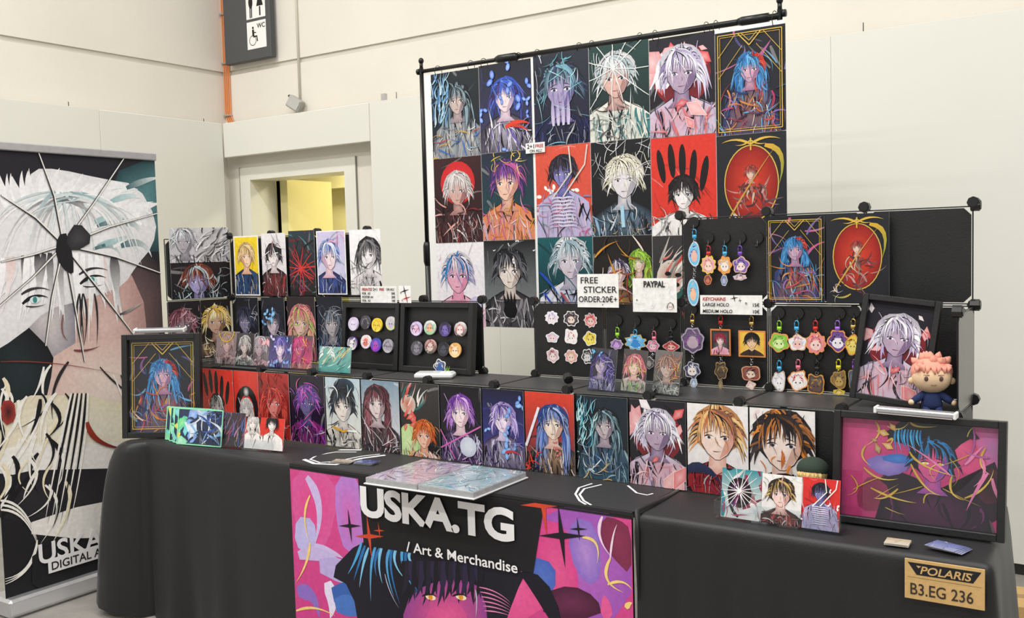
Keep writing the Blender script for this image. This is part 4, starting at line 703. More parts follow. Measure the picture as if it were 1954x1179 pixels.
RK = {
 (0, 0): ('poster of a dark-haired figure wrapped by an ice-blue spectral beast on the rack', lambda A: portrait(A, ('#20262c', '#16202c'), ['#1c1e24', '#32424e', '#9ab4c0'], ('#cbb6ae', '#8c7c84'), ['#8a8c94', '#3a5a78', '#c9c4bc'], x=.55, y=.66, r=.15, long=3.2, extra=SEQ(E('swoosh', 46, ['#5a9ac8', '#a4cfe2', '#3a6aa8', '#d0e4ea'], .035, .35, (0, .35, .5, 1.3), ang=1.4), E('swoosh', 14, ['#2f6ac0', '#c9a24a', '#b8443a'], .035, .35, (.1, .9, 0, .4)))) ),
 (1, 0): ('poster of a blue-haired figure among blue butterflies with a red ribbon on the rack', lambda A: portrait(A, ('#22242c', '#3a3a66'), ['#3a62d0', '#4a3a86', '#6a8ae8', '#2a2440'], ('#f0dcdc', '#b8a0b8'), ['#2a2436', '#6a5aa8', '#e2dcec'], y=.62, r=.16, long=1.8, folds=16, extra=SEQ(E('petals', 12, ['#4a7ae0', '#6a96ee'], .11), E('curve', (.5, .38), (.75, .5), (.97, .4), .09, '#d8442c'), E('curve', (.6, .4), (.8, .4), (.95, .28), .06, '#c83a2c')))),
 (2, 0): ('poster of a navy-haired figure hiding its face behind violet hands on the rack', lambda A: portrait(A, ('#2a2e3a', '#1a1c34'), ['#23283c', '#3c4a68', '#7aa8bc', '#171a2a'], ('#a89cc0', '#6a5e94'), ['#1e2244', '#32366a', '#171a2e'], y=.62, r=.22, spread=1.1, n=44, extra=SEQ(*[E('curve', (.36+.09*k, .3), (.34+.1*k, .6), (.36+.09*k, .86-.05*(k % 2)), .075, '#cfc4dc', '#7a6ca8') for k in range(4)], E('swoosh', 20, ['#6ab8c4', '#b4e0e4', '#e8e6f0'], .02, .4)))),
 (3, 0): ('poster of a white-haired figure behind cracked glass on the rack', lambda A: portrait(A, ('#24423f', '#1b1d22'), ['#eceaec', '#c9d0d4', '#9ab0b4'], ('#dcb4a8', '#a8807c'), ['#e8e4d8', '#2a2c30', '#3a7a7c'], x=.45, y=.66, r=.2, spread=1.0, folds=18, extra=SEQ(ck, E('swoosh', 26, ['#f0eeea', '#17161a'], .022, .35, (0, .8, 0, .5))))),
 (4, 0): ('poster of a silver-haired figure with red crystal shards, topmost in its rack column', wr),
 (5, 0): ('gold-bordered poster of a blue and red haired figure in swirling smoke on the rack', twin),
 (0, 1): ('poster of a silver-haired figure in front of a red disc on the rack', lambda A: portrait(A, ('#3a1c20', '#2a171c'), ['#e2dad8', '#b8a8a8', '#f2ecea'], ('#d8b0a4', '#9a6a68'), ['#3a2428', '#c88a84', '#5a2a30'], y=.62, r=.17, long=.8, pre=E('ell', .5, 1.0, .36, .36, '#c8242a', '#e0383a'), extra=E('swoosh', 14, ['#8f2028', '#e2a8a0', '#2a171c'], .04, .4, (.05, .95, 0, .6)))),
 (1, 1): ('poster of a purple-haired figure with a golden leaf wreath and orange robe on the rack', lambda A: portrait(A, ('#232a3c', '#1e4a4e'), ['#5a3a86', '#7a4aa0', '#3a2a5c', '#c45a9c'], ('#f0c8b0', '#c48a7c'), ['#e0824a', '#e8b48a', '#c8a4b4'], x=.5, y=.66, r=.19, turn=-.6, extra=SEQ(E('swoosh', 14, ['#d8b24a', '#e8d08a'], .025, .25, (.2, .8, 1.15, 1.35)), E('swoosh', 16, ['#d8a83a', '#8a3a2a', '#f0dcc4'], .03, .3, (.2, 1, .05, .5))))),
 (2, 1): ('orange-red poster of a blindfolded violet figure with pale ribs and chains on the rack'.replace('blindfolded ', ''), lambda A: portrait(A, ('#d8543f', '#d0503e'), ['#2a2630', '#4a4250', '#171520'], ('#8a86c0', '#5a5694'), ['#b4b0d4', '#8a8ab8', '#d8a0b8'], y=.7, r=.15, pre=E('petals', 8, ['#f2ece4'], .08, (0, 1, .3, .9)), extra=SEQ(ribs, E('swoosh', 12, ['#e2dce8', '#3a8a6a', '#c45a8c'], .03, .25, (0, 1, 0, .6)), E('strip', [(.62, 1.4), (.66, 1.0), (.3, .6)], .025, '#d4ccc4'), E('strip', [(.95, 1.4), (.9, 1.1), (.5, .62)], .025, '#d4ccc4')))),
 (3, 1): ('black poster of a pale-blond figure reached by white outlined hands on the rack', lambda A: portrait(A, ('#1b1b1f', '#17171b'), ['#eee8d4', '#d4ccb0', '#fffaf0'], ('#e4e0e4', '#a8a4ac'), ['#1c1c22', '#2c3440', '#8ab0cc'], x=.56, y=.6, r=.19, extra=SEQ(E('swoosh', 34, ['#f0eeee', '#d8d6da'], .016, .4, (0, 1, .8, 1.4)), E('strip', [(.52, .45), (.54, .12)], .06, '#a8d0e4'), E('swoosh', 20, ['#c9a44a', '#e8d8c4', '#a83a30'], .012, .15, (0, 1, .02, .25))))),
 (4, 1): ('red poster of a black five-fingered shape above a white-cloaked figure on the rack', lambda A: portrait(A, (RED, RED), ['#1a1718', '#2c2728', '#3a3536'], ('#f4efec', '#c9c2c0'), ['#f2efec', '#dcd8d4'], y=.42, r=.14, wide=1.15, pre=lambda A: fingers(A, '#1c1618', .95))),
 (5, 1): ('black poster with a red oval and golden ornaments on the rack', oval),
 (0, 2): ('poster of a pink figure with white and blue hair and round blue glasses on the rack'.replace(' and round blue glasses', ''), lambda A: portrait(A, ('#f0ecf0', '#ece6ec'), ['#f4f0f4', '#3a8ac8', '#e8c8d8', '#2a6ab0'], ('#eab0c4', '#d88aa8'), ['#eab0c4', '#d890b0', '#f4f0f4'], x=.45, y=.62, r=.2, extra=SEQ(E('ell', .82, .38, .13, .14, '#c4bce0', '#e8e0f0'), E('ell', .8, .32, .06, .05, '#d8544a'), E('swoosh', 6, ['#3a8ac8', '#c45a6a'], .02, .15)))),
 (1, 2): ('black and white poster of a dark-haired figure raising a gloved hand on the rack', lambda A: portrait(A, ('#1c1c1e', '#8a9092'), ['#1c1c20', '#3a3a40', '#8a8a92'], ('#eee2d8', '#b8a8a0'), ['#26262a', '#d8d4d8', '#8a868c'], y=.66, r=.19, extra=SEQ(*[E('curve', (.42+.055*k, .2), (.43+.05*k, .4), (.36+.075*k, .62-.04*abs(k-1.5)), .075, '#17171a') for k in range(4)], E('ell', .5, .28, .13, .13, '#17171a'), E('petals', 5, ['#e8e6e8'], .04, (0, 1, 1.0, 1.4))))),
 (2, 2): ('poster of a reclining white-haired figure in teal and black streaks on the rack', lambda A: portrait(A, ('#1f5a60', '#1a1c22'), ['#eef0f2', '#bccfd6', '#8aa6b4'], ('#d8ccd4', '#9a94a8'), ['#e4e4ea', '#17181e', '#2a4aa8'], x=.6, y=.75, r=.19, spread=1.1, n=44, extra=E('swoosh', 22, ['#17181e', '#e6e6ec', '#2a6a70', '#2a4ab8', '#a83a40'], .06, .6, (0, 1, 0, .9), ang=-.9))),
 (3, 2): ('crowded dark poster of two cloaked figures in gold and green on the rack', lambda A: (portrait(A, ('#22201f', '#2a2422'), ['#8fc23a', '#6a9a2a', '#b8e05a'], ('#f0d8c8', '#c09a8c'), ['#3a4a2a', '#2a2422'], x=.78, y=.72, r=.1, long=3.0), A.bust(.45, A.H*.62, .13, ['#2a2030', '#c8524a', '#d8a04a']), A.head(.45, A.H*.62, .13, '#f0dcd0', '#b8949c', ['#2a2434', '#4a4060', '#e2dce8']), A.swoosh(40, ['#d89a3a', '#7a4a2a', '#3a2a2a', '#e8d8c8', '#a83a34'], .04, .4, (0, 1, 0, 1.2)))),
 (4, 2): ('grey poster of a roaring flame-maned mask in white, red and green on the rack', lambda A: (A.bg('#3a3838', '#2a2a2a'), A.ell(.3, .8, .24, .26, '#d8cfc4', '#b8604a'), A.swoosh(46, ['#efe8e0', '#c8453a', '#3a6a60', '#d8cfc4', '#a8a29a'], .05, .5, (.1, .7, .5, 1.1), ang=.9), A.swoosh(12, ['#2f5a54', '#1c1c1e'], .09, .5, (.2, 1, .3, .6), ang=.6), A.shards(4, ['#d8402a'], .3, (.6, 1, 0, .5)), A.ell(.24, .86, .05, .03, '#17151a'), A.ell(.4, .84, .05, .03, '#17151a'), A.ell(.32, .7, .1, .04, '#17151a'))),
}
for (c, r_), (lb, fn) in RK.items():
    g = .42; z1 = PT[c]-r_*(g+.002); h = g
    o = sheet('poster', lb, 'poster', (PXL[c]+PW[c]/2, RKY-.0195, z1-h), PW[c]-.001, h, fn, 400+c*5+r_, 'posters hanging on the rack')
for i, px in enumerate((836, 899, 924, 991, 1027, 1107, 1131, 1223, 1252, 1350, 1368, 1480)):
    p = at(px, 100, y=RKY); x = p.x; c = max(k for k in range(6) if PXL[k]-.02 <= x) if x > PXL[0] else 0; zt = 2.43
    b = MB(); pts = []
    for k in range(17): a = 2*math.pi*k/16; pts.append((x+.004*math.sin(a), RKY+.024*math.sin(a)-.004, (zt+.016+PT[c]-.012)/2+math.cos(a)*(zt+.016-PT[c]+.012)/2))
    b.tube(pts, .0016, 5, cap=False).build('binder_ring', M_METALB, smooth=True, label='black wire ring hooking the poster column %s to the rail' % ('of the ice-blue beast', 'of the blue butterflies', 'of the violet hands', 'of the cracked glass', 'of the crystal shards', 'with the gold border')[c], cat='ring', group='wire rings along the rack rail')
s = sheet_px('price_note', 'small white note reading 2+1 free on all, taped between the rack posters', 'sign', (1003, 274), (1040, 290), RKY-.027, lambda A: A.bg('#f2f1ef'), 1)
w_ = .095; text('2+1', .028, s, (-.045, -.0016, .022), M_INK, bold=.012); text('FREE', .022, s, (.0, -.0016, .024), M_RED, bold=.012); text('ON ALL!', .018, s, (-.03, -.0016, .004), M_INK, bold=.01)

# prints pinned on the top panels
YU = YB-.024
sheet_px('art_print', 'gold-bordered print of two-toned smoke and figure pinned to the top panels', 'print', (1463, 417), (1574, 576), YU, twin, 501, 'prints pinned on the top panels')
sheet_px('art_print', 'black print with a red oval and golden ornaments pinned to the top panels', 'print', (1576, 410), (1697, 578), YU-.002, oval, 502, 'prints pinned on the top panels')

# ------------------------------------------------------------------ box frames with badges
def box_frame(name, label, w, h, loc, rot, d=.03, rim=.022, inset=None, draw=None, seed=1, glass=False, bar=False):
    t = empty(name, loc, rot, label=label, cat='frame')
    for n, a in (('frame_side', (-w/2, -w/2+rim, 0, h)), ('frame_side', (w/2-rim, w/2, 0, h)), ('frame_rail', (-w/2+rim, w/2-rim, 0, rim)), ('frame_rail', (-w/2+rim, w/2-rim, h-rim, h))):
        MB().cbox(a[0], a[1], -d, 0, a[2], a[3], .0015).build(n, M_FRAME, t)
    if draw:
        A = Art(w-2*rim, h-2*rim, seed); draw(A); link('print', A.mesh('print', M_PAPER), t, (0, -.006, rim))
    else: MB().box(-w/2+rim, w/2-rim, -.008, -.004, rim, h-rim).build('black_board', M_PANEL, t)
    if glass: MB().box(-w/2+rim, w/2-rim, -.019, -.017, rim, h-rim).build('glass', M_GLASS, t)
    return t
BF = ((658, 766, 'first'), (773, 902, 'second')); FR = []
f1 = box_frame('badge_frame', 'black box frame of badges beside the teal foil postcard', .325, .272, (.612, .505, SZ+.003), (-.10, 0, -.04))
f2 = box_frame('badge_frame', 'black box frame of badges beside the white wall gap', .362, .278, (.962, .500, SZ+.003), (-.10, 0, 0))
def badge(px, py, label, cols, seed, fr):
    Y = .47; p = at(px, py, y=Y); yy = fr.location.y-.012+(p.z-SZ)*math.tan(.10)-.006; p = at(px, py, y=yy); r = .0285
    A = Art(2*r, 2*r, seed, [(.5+.5*math.cos(6.2832*i/24), .5+.5*math.sin(6.2832*i/24)) for i in range(24)], yoff=.0075)
    A.bg(cols[0], cols[1]); A.swoosh(6, cols, .2, .6); A.ell(.5, .5, .3, .32, cols[2], n=14, jit=.08)
    A.tuft(.5, .55, .3, cols[3:] or cols, None, 12, .5); A.swoosh(6, cols[1:], .07, .4)
    for k in (-1, 1): A.ell(.5+k*.11, .47, .035, .05, '#241f28', n=8)
    t = empty('pin_badge', p, (-.10, 0, fr.rotation_euler.z), label=label, cat='badge', group='pin badges in the box frames')
    b = MB(); pr = [(.0285, 0), (.0285, -.003), (.0265, -.0062), (.022, -.0072)]; v = []; n = 24
    for (rr, y) in pr: v += [(rr*math.cos(6.2832*i/n), y, rr*math.sin(6.2832*i/n)) for i in range(n)]
    f = [(j*n+i, j*n+(i+1) % n, (j+1)*n+(i+1) % n, (j+1)*n+i) for j in range(3) for i in range(n)]+[tuple(range(n)), tuple(3*n+i for i in range(n))]
    b.raw(v, f).build('shell', mat('badge_shell_%d' % seed, cols[0], .25, var=.03), t); link('face', A.mesh('face', M_GLOSS, body=False), t, (0, 0, -r))
BD = [(676, 618, 'pale lilac', ['#cfc0dc', '#dcd0e8', '#e6dcf0', '#d0c0de']), (699, 615, 'charcoal and grey', ['#4a4650', '#2c2a32', '#3a3640', '#8a8690']), (721, 620, 'bright yellow', ['#e8c82a', '#f2dc5a', '#f0d23a', '#c89a2a']), (748, 617, 'pastel rainbow', ['#d8c8d8', '#e8dc6a', '#c8b4d4', '#a8d4c4']),
      (674, 655, 'violet, black and white', ['#4a2a7a', '#efeaf2', '#f4f0f4', '#201a2c']), (700, 652, 'white and coral', ['#f0e4e4', '#dcd4e4', '#e2746a', '#f4eef0']), (719, 658, 'blue and magenta', ['#2a4ab0', '#8a3ac8', '#c04ac0', '#2a6ac0']), (742, 660, 'silvery grey', ['#9a96a0', '#c4c0ca', '#a8a0ac', '#6a6672']),
      (796, 627, 'lavender with dark patch', ['#c8b4e0', '#e0d0f0', '#e8c0d8', '#3a3050']), (822, 625, 'white with green and orange', ['#e8e4e0', '#8ac48a', '#f0b48a', '#6a9ac8']), (851, 628, 'deep purple and black', ['#2c2834', '#5a4a8a', '#7a6ab4', '#1c1a22']), (880, 628, 'white with crimson hair', ['#e4dcdc', '#3a2a30', '#f0dcd8', '#c03a3a']),
      (797, 664, 'smoky grey', ['#4c4a52', '#6a6872', '#8a8690', '#3a3840']), (823, 661, 'rose and grey-green', ['#c89a94', '#4a5a50', '#e0c4bc', '#8a4a50']), (848, 666, 'near-black', ['#26262c', '#3a3a42', '#4a4a54', '#1c1c22']), (870, 668, 'blond and orange', ['#e0a85a', '#f0d49a', '#f2dcb8', '#c8783a'])]
for i, (px, py, nm, cols) in enumerate(BD): badge(px, py, nm+' round pin badge on '+('the board beside the foil postcard' if i < 8 else 'the board above the small standee'), cols, 600+i, f1 if i < 8 else f2)

# ------------------------------------------------------------------ stickers, hooks, key rings
def bumpy(seed, n=28, amp=.12, lobes=5, ears=0):
    R = random.Random(seed); ph = R.uniform(0, 6.28); pts = []
    for i in range(n):
        a = 6.2832*i/n; r = 1+amp*math.sin(lobes*a+ph)*R.uniform(.6, 1.1)
        if ears:
            for e in (math.radians(58), math.radians(122)): r += .32*math.exp(-((a-e)/.17)**2)
        pts.append((r*math.cos(a), r*math.sin(a)))
    return pts
def charm_mesh(name, w, h, cols, seed, edge='#f2efec', thick=.003, amp=.1, lobes=6, rect=False, face=True, ears=0, m=None):
    amp *= 1.35
    # flat cut-out with a plain rim and a printed face; generic blob motif in the given colours
    if rect: O = [(-1, -1), (1, -1), (1, 1), (-1, 1)]
    else: O = bumpy(seed, amp=amp, lobes=lobes, ears=ears)
    mx = max(abs(p[0]) for p in O); my = max(abs(p[1]) for p in O); O = [(p[0]/mx*.5, p[1]/my*.5) for p in O]; H = h/w
    A = Art(w, h, seed, [(-1, -1), (2, -1), (2, 3), (-1, 3)], yoff=thick/2+.0002)
    A.fan([(.5+p[0], H*(.5+p[1])) for p in O], edge); I = [(.5+p[0]*.88, H*(.5+p[1]*.88)) for p in O]; A.fan(I, cols[0], mixc(cols[0], '#ffffff', .15))
    A.clip = [(.5+.37*math.cos(6.2832*i/16), H*(.5+.37*math.sin(6.2832*i/16))) for i in range(16)] if not rect else [(.06, .06), (.94, .06), (.94, H-.06), (.06, H-.06)]; A.rect = False
    if rect: A.head(.5, H*.6, .2, cols[2], mixc(cols[2], cols[0], .4), [cols[1], mixc(cols[1], '#000000', .3)]); A.bust(.5, H*.6, .2, [cols[-1], cols[1]], n=5)
    else:
        A.swoosh(7, cols[1:], .12, .5, (.2, .8, .2*H, .8*H)); A.ell(.5, H*.42, .25, H*.23, cols[2], n=12, jit=.05); A.tuft(.5, H*.6, .22, [cols[1], mixc(cols[1], '#000', .25)], None, 10, .5)
        if face:
            for k in (-1, 1): A.ell(.5+k*.1, H*.43, .032, .042, '#231e26', n=7)
    me = A.mesh(name, m or M_GLOSS, body=False)
    b = MB().prism([((p[0])*w, (.5+p[1])*h) for p in O], -thick/2, thick/2)
    return me, b.mesh('backing', mat('charm_acrylic_'+edge[1:], edge, .2, var=.02))
ST = [(1053, 606, 28, 28, 'white and violet spiky', ['#efe8f2', '#b8a0d4', '#f4e8ea', '#8a6ab8'], 9, 0), (1090, 608, 30, 30, 'black tousled', ['#3a2f36', '#1c181e', '#f0d8cc', '#5a3a48'], 8, 0), (1127, 611, 28, 30, 'coral pink', ['#e88a8a', '#c84a52', '#f4cfc4', '#b83a44'], 9, 0), (1054, 644, 27, 23, 'pale blue and pink cloud-shaped', ['#cfd8ec', '#e8c4cc', '#f4d8d8', '#e0605a'], 5, 0), (1090, 643, 26, 33, 'white with a red bow shape', ['#f6f0ee', '#d83a34', '#f8f2f0', '#c42a2c'], 4, 1), (1126, 646, 29, 30, 'yellow and brown', ['#f0d83a', '#8a3a24', '#f4e06a', '#d8a82a'], 5, 0), (1055, 678, 25, 31, 'mauve and white', ['#d8b4b8', '#4a3038', '#f0dcd8', '#a83a40'], 6, 0), (1090, 680, 27, 30, 'pink and green tufted', ['#e8a0a0', '#b8cf6a', '#f2d4c8', '#c85a6a'], 7, 0), (1121, 680, 24, 31, 'black and white swirl', ['#2a282c', '#e8e6e6', '#d8d4d4', '#8a888c'], 6, 0)]
for i, (px, py, w, h, nm, cols, lb, er) in enumerate(ST):
    p = at(px, py, y=YB-.0045); q = at(px+w/2, py+h/2, y=YB-.0045); r = at(px-w/2, py-h/2, y=YB-.0045); ww, hh = q.x-r.x, r.z-q.z
    f, b = charm_mesh('print', ww, hh, cols, 700+i, '#f4f2f0', .0008, .1, lb, ears=er)
    t = empty('sticker', (p.x, p.y, p.z-hh/2), label=nm+' die-cut sticker on the black panel', cat='sticker', group='die-cut stickers on the black panel'); link('print', f, t); link('backing', b, t)
hk = MB().tube([(0, 0, 0), (0, -.007, 0)], .0185, 16); HKD = hk.mesh('disc', M_BLACK)
HKM = MB().tube([(0, -.006, -.006), (0, -.010, -.022), (0, -.013, -.030), (0, -.018, -.030), (0, -.019, -.022)], .0026, 6).mesh('hook', M_BLACK, True)
HKW = YB-.0025
def hook(px, py, label, Y=HKW):
    p = at(px, py, y=Y-.004); t = empty('adhesive_hook', (p.x, Y, p.z), label=label, cat='hook', group='black adhesive hooks on the panels')
    link('disc', HKD, t); link('hook', HKM, t); return t
CLC = {}
def clasp_mat(c): return {'gold': M_GOLD, 'chrome': M_CHROME}.get(c) or mat('clasp_'+c[1:], c, .3, .3, var=.04)
_cm = {}
def clasp_mesh(c):
    if c not in _cm:
        b = MB().tube([(-.006, 0, -.004), (-.0065, 0, .010), (-.004, 0, .0155), (0, 0, .017), (.004, 0, .0155), (.0065, 0, .010), (.006, 0, -.004)], .0016, 6)
        b.cbox(-.0075, .0075, -.003, .003, -.014, -.002, .0015).tube([(0, 0, -.014), (0, 0, -.019)], .0025, 6)
        _cm[c] = b.mesh('clasp', clasp_mat(c), True)
    return _cm[c]
RGM = MB().tube([(.005*math.sin(6.2832*k/12), 0, .005*math.cos(6.2832*k/12)) for k in range(13)], .0009, 5, cap=False).mesh('jump_ring', M_CHROME, True)
KG = 'key rings on the hooks'
KYY = HKW-.021
def keyring(label, clasp, cx, cy, charms, seed):
    # clasp pixel, then charms: (px, py, w, h, colours, options)
    p = at(cx, cy, y=KYY); t = empty('keyring', p, label=label, cat='keyring', group=KG); link('clasp', clasp_mesh(clasp), t)
    top = -.019
    for i, (px, py, w, h, cols, op) in enumerate(charms):
        q = at(px, py, y=KYY); a = at(px-w/2, py-h/2, y=KYY); b = at(px+w/2, py+h/2, y=KYY); ww, hh = b.x-a.x, a.z-b.z
        f, bk = charm_mesh('charm_print', ww, hh, cols, seed+i*7, **op); zc = q.z-p.z; z1 = zc+hh/2
        ch = link('charm', bk, t, (q.x-p.x, 0, zc-hh/2)); link('charm_print', f, ch)
        n = max(1, int(abs(top-z1+.004)/.0085)+1)
        for k in range(n): link('jump_ring', RGM, t, ((q.x-p.x)*(k+.5)/n*.6, 0, top-(k+.5)*(top-z1+.003)/n), (0, 0, 1.57*(k % 2)))
        top = zc-hh/2
def X(**k): return k
OR = '#e8985a'
for i, (px, py, lb) in enumerate(((1324, 424, 'black round adhesive hook holding the tall two-piece blue key ring'), (1352, 454, 'black adhesive hook holding the yellow-edged pink key ring'), (1383, 454, 'black adhesive hook holding the white-haired key ring'), (1413, 454, 'black adhesive hook holding the dark violet key ring'), (1446, 454, 'black adhesive hook with nothing on it'))): hook(px, py, lb, HKW+.004)
for i, (px, py, lb) in enumerate(((1179, 611, 'green-clasped'), (1213, 612, 'blue feather'), (1248, 615, 'pink-clasped'), (1281, 617, 'black-clasped'))): hook(px, py, 'black adhesive hook holding the %s key ring behind the postcards' % lb)
for i, (px, py, lb) in enumerate(((1487, 597, 'lime green'), (1523, 598, 'white cloud-like'), (1557, 598, 'coral pink'), (1602, 598, 'purple eared'), (1630, 594, 'yellow'))): hook(px, py, 'black adhesive hook holding the %s key ring' % lb)
for i, (px, py, lb) in enumerate(((1487, 676, 'white eared'), (1523, 677, 'white and red'), (1559, 677, 'dark brown'), (1601, 675, 'dark gold'), (1632, 675, 'half-hidden violet'))): hook(px, py, 'black adhesive hook holding the %s key ring of the lower line' % lb)
for i, (px, py, lb) in enumerate(((1321, 590, 'purple and grey'), (1375, 592, 'rectangular crimson'), (1434, 593, 'square amber'))): hook(px, py, 'black adhesive hook behind the price card holding the %s key ring' % lb)
keyring('tall key ring of two sky-blue charms with violet and orange figures', '#4aa8d8', 1325, 447, [(1325, 485, 24, 48, ['#6ac0e4', '#7a3aa8', '#e8b8a8', '#5a2a8a'], X(rect=False, amp=.05, lobes=3, edge='#cfd8e4', face=False)), (1323, 558, 23, 52, ['#6ac0e4', '#e2723a', '#f0c0a0', '#d85a2a'], X(amp=.05, lobes=2, edge='#cfd8e4', face=False))], 800)
keyring('pink spiky-edged charm key ring with yellow border and red clasp', '#c8302c', 1352, 479, [(1352, 505, 31, 37, ['#e8a8a4', '#c8606a', '#f4d4c8', '#d88a8a'], X(edge='#e8cc3a', lobes=9)), (1351, 534, 15, 19, ['#8a3a34', '#5a2a28', '#c8785a', '#3a2020'], X(edge=OR, amp=.04, face=False))], 810)
keyring('white and orange charm key ring with blue clasp and small drop', '#4aa8d8', 1383, 479, [(1383, 506, 30, 37, ['#e0a24a', '#e8eaf0', '#f0e2dc', '#8a9ac0'], X(edge=OR, lobes=7)), (1382, 535, 13, 21, ['#6a7aa0', '#c8d0e0', '#aab4cc', '#3a4a6a'], X(edge='#d8d4d8', amp=.05, face=False))], 820)
keyring('dark violet bob-shaped charm key ring with purple clasp', '#7a4ab8', 1412, 479, [(1414, 506, 34, 34, ['#7a5ab0', '#2a2450', '#f0d8d4', '#b48ad0'], X(edge='#e0b49a', lobes=5)), (1412, 529, 27, 12, ['#d8b0b4', '#6a4a80', '#e8d0d0', '#a83a50'], X(edge='#d8d4d8', amp=.08, face=False))], 830)
keyring('purple flower-like charm with green clasp behind the postcards', '#9ad83a', 1178, 634, [(1177, 657, 26, 22, ['#9a6ab8', '#5a4a7a', '#c8a0d8', '#7a4a9c'], X(edge='#c8c0b8', lobes=7, face=False))], 840)
keyring('wide icy blue feathered charm behind the postcards', '#4ab0e0', 1212, 638, [(1213, 653, 43, 34, ['#5ab4e8', '#a8dcf4', '#3a8ad0', '#d8eef8'], X(edge='#c8a86a', lobes=8, amp=.16, face=False))], 850)
keyring('pink and silver charm with pink clasp behind the postcards', '#e87a8c', 1248, 641, [(1246, 660, 26, 24, ['#d86a94', '#b8b4bc', '#e8c4cc', '#6a3a50'], X(edge='#c8c0c4', lobes=6)), (1239, 692, 18, 26, ['#3a3438', '#8a8488', '#a89c9c', '#241f22'], X(edge='#b8b0b0', face=False))], 860)
keyring('crimson two-lobed charm with black clasp behind the postcards', '#1e1e20', 1280, 640, [(1281, 661, 34, 22, ['#b83038', '#7a1c24', '#e8b4a8', '#d8545a'], X(edge='#c8a8a4', lobes=4))], 870)
keyring('large purple and grey ornate charm with gold clasp and blue second charm', 'gold', 1321, 609, [(1322, 649, 46, 54, ['#5a4a66', '#8a3aa0', '#b8a4b0', '#2c2434'], X(edge='#a89ab0', lobes=7, amp=.08, face=False)), (1321, 706, 34, 36, ['#3a3a5c', '#e8eaf2', '#f0e2dc', '#8aa0c8'], X(edge='#b8b4bc', lobes=6)), (1324, 730, 14, 20, ['#a8b8d0', '#5a6a90', '#d0dae8', '#3a4a6a'], X(edge='#d8d8e0', amp=.05, face=False))], 880)
keyring('rectangular crimson-haired charm with red clasp and dark second charm', '#c8302c', 1375, 611, [(1375, 653, 39, 52, ['#2a2026', '#a8304a', '#f0d0cc', '#e8b4c4'], X(rect=True, edge='#d8844a')), (1376, 708, 26, 38, ['#3a3028', '#c89a4a', '#5a4c40', '#1e1a1a'], X(edge='#a8845a', ears=1)), (1375, 734, 8, 18, ['#8a7a5a', '#4a3f30', '#a8946a', '#3a3024'], X(edge='#a8946a', amp=.03, face=False))], 890)
keyring('square amber charm of a dark-haired figure with gold clasp and brown second charm', 'gold', 1434, 613, [(1435, 656, 52, 52, ['#e8b83a', '#1e1a1c', '#e8c0a0', '#3a2a24'], X(rect=True, edge='#e0904a')), (1433, 712, 37, 30, ['#8a3a2a', '#2c1c1c', '#e8ccb8', '#5a2a20'], X(edge='#c89a7a', lobes=4)), (1433, 735, 20, 19, ['#e8cfc4', '#c8a094', '#f0dcd4', '#b8847a'], X(edge='#d8b4a4', lobes=4, amp=.14, face=False))], 900)
for i, (nm, cl, cx, cy, px, py, w, h, cols, op) in enumerate((
 ('lime green round charm with pale face and orange rim', '#9ad83a', 1487, 622, 1487, 653, 42, 40, ['#8ac23a', '#5a9a2a', '#d8eca4', '#b8dc6a'], X(edge=OR, lobes=5)),
 ('white cloud-like charm with a coral spot and orange rim', '#4ab0e0', 1520, 622, 1522, 654, 39, 36, ['#eef0f4', '#b8cfe0', '#f2c4bc', '#e8786a'], X(edge='#eab48a', lobes=5)),
 ('coral pink tufted charm with red clasp', '#d8302c', 1556, 622, 1557, 655, 41, 46, ['#e88a8c', '#c84a5a', '#f4d0c8', '#d86a74'], X(edge=OR, lobes=9)),
 ('purple eared charm with white muzzle and orange rim', '#a06ad8', 1598, 622, 1599, 651, 44, 46, ['#6a3a8c', '#2c2038', '#f2ecf4', '#b48ad0'], X(edge=OR, ears=1, lobes=4)),
 ('yellow round charm with brown cap and gold clasp', 'gold', 1628, 619, 1627, 658, 33, 43, ['#f0d03a', '#8a3a24', '#f6e07a', '#d8a02a'], X(edge=OR, lobes=4)),
 ('white eared charm with blue clasp', '#4ab0e0', 1487, 698, 1487, 728, 29, 44, ['#eceaec', '#c8c8d0', '#f6f4f4', '#9aa4b8'], X(edge='#c8b8a8', ears=1, lobes=3)),
 ('white charm with red bow patch and pink clasp', '#e87a8c', 1523, 696, 1523, 727, 41, 45, ['#f4ece8', '#c8282c', '#f8f2ee', '#d8444a'], X(edge=OR, ears=1, lobes=4)),
 ('dark brown charm with yellow crest and black clasp', '#222224', 1559, 699, 1557, 734, 33, 44, ['#4a3834', '#d8a83a', '#6a5048', '#c8883a'], X(edge='#d89a4a', ears=1, lobes=4)),
 ('dark gold striped charm with yellow clasp', '#e8d83a', 1600, 696, 1601, 725, 33, 41, ['#8a6a34', '#2c2622', '#c8a45a', '#4a3c2a'], X(edge='#b8904a', ears=1, lobes=3)),
 ('slim violet-clasped charm half hidden by the leaning frame', '#9a5ac8', 1631, 696, 1629, 723, 21, 40, ['#4a5a7a', '#c8a45a', '#8a9ab8', '#2c2f40'], X(edge='#b8904a', lobes=4)))):
    cs = [(px, py, w, h, cols, op)]
    if i == 8: cs.append((1601, 748, 24, 13, ['#e0c04a', '#a8842a', '#f0dc8a', '#c8a03a'], X(edge='#d8b84a', amp=.08, face=False)))
    keyring(nm+' on the end panel', cl, cx, cy, cs, 920+i*10)
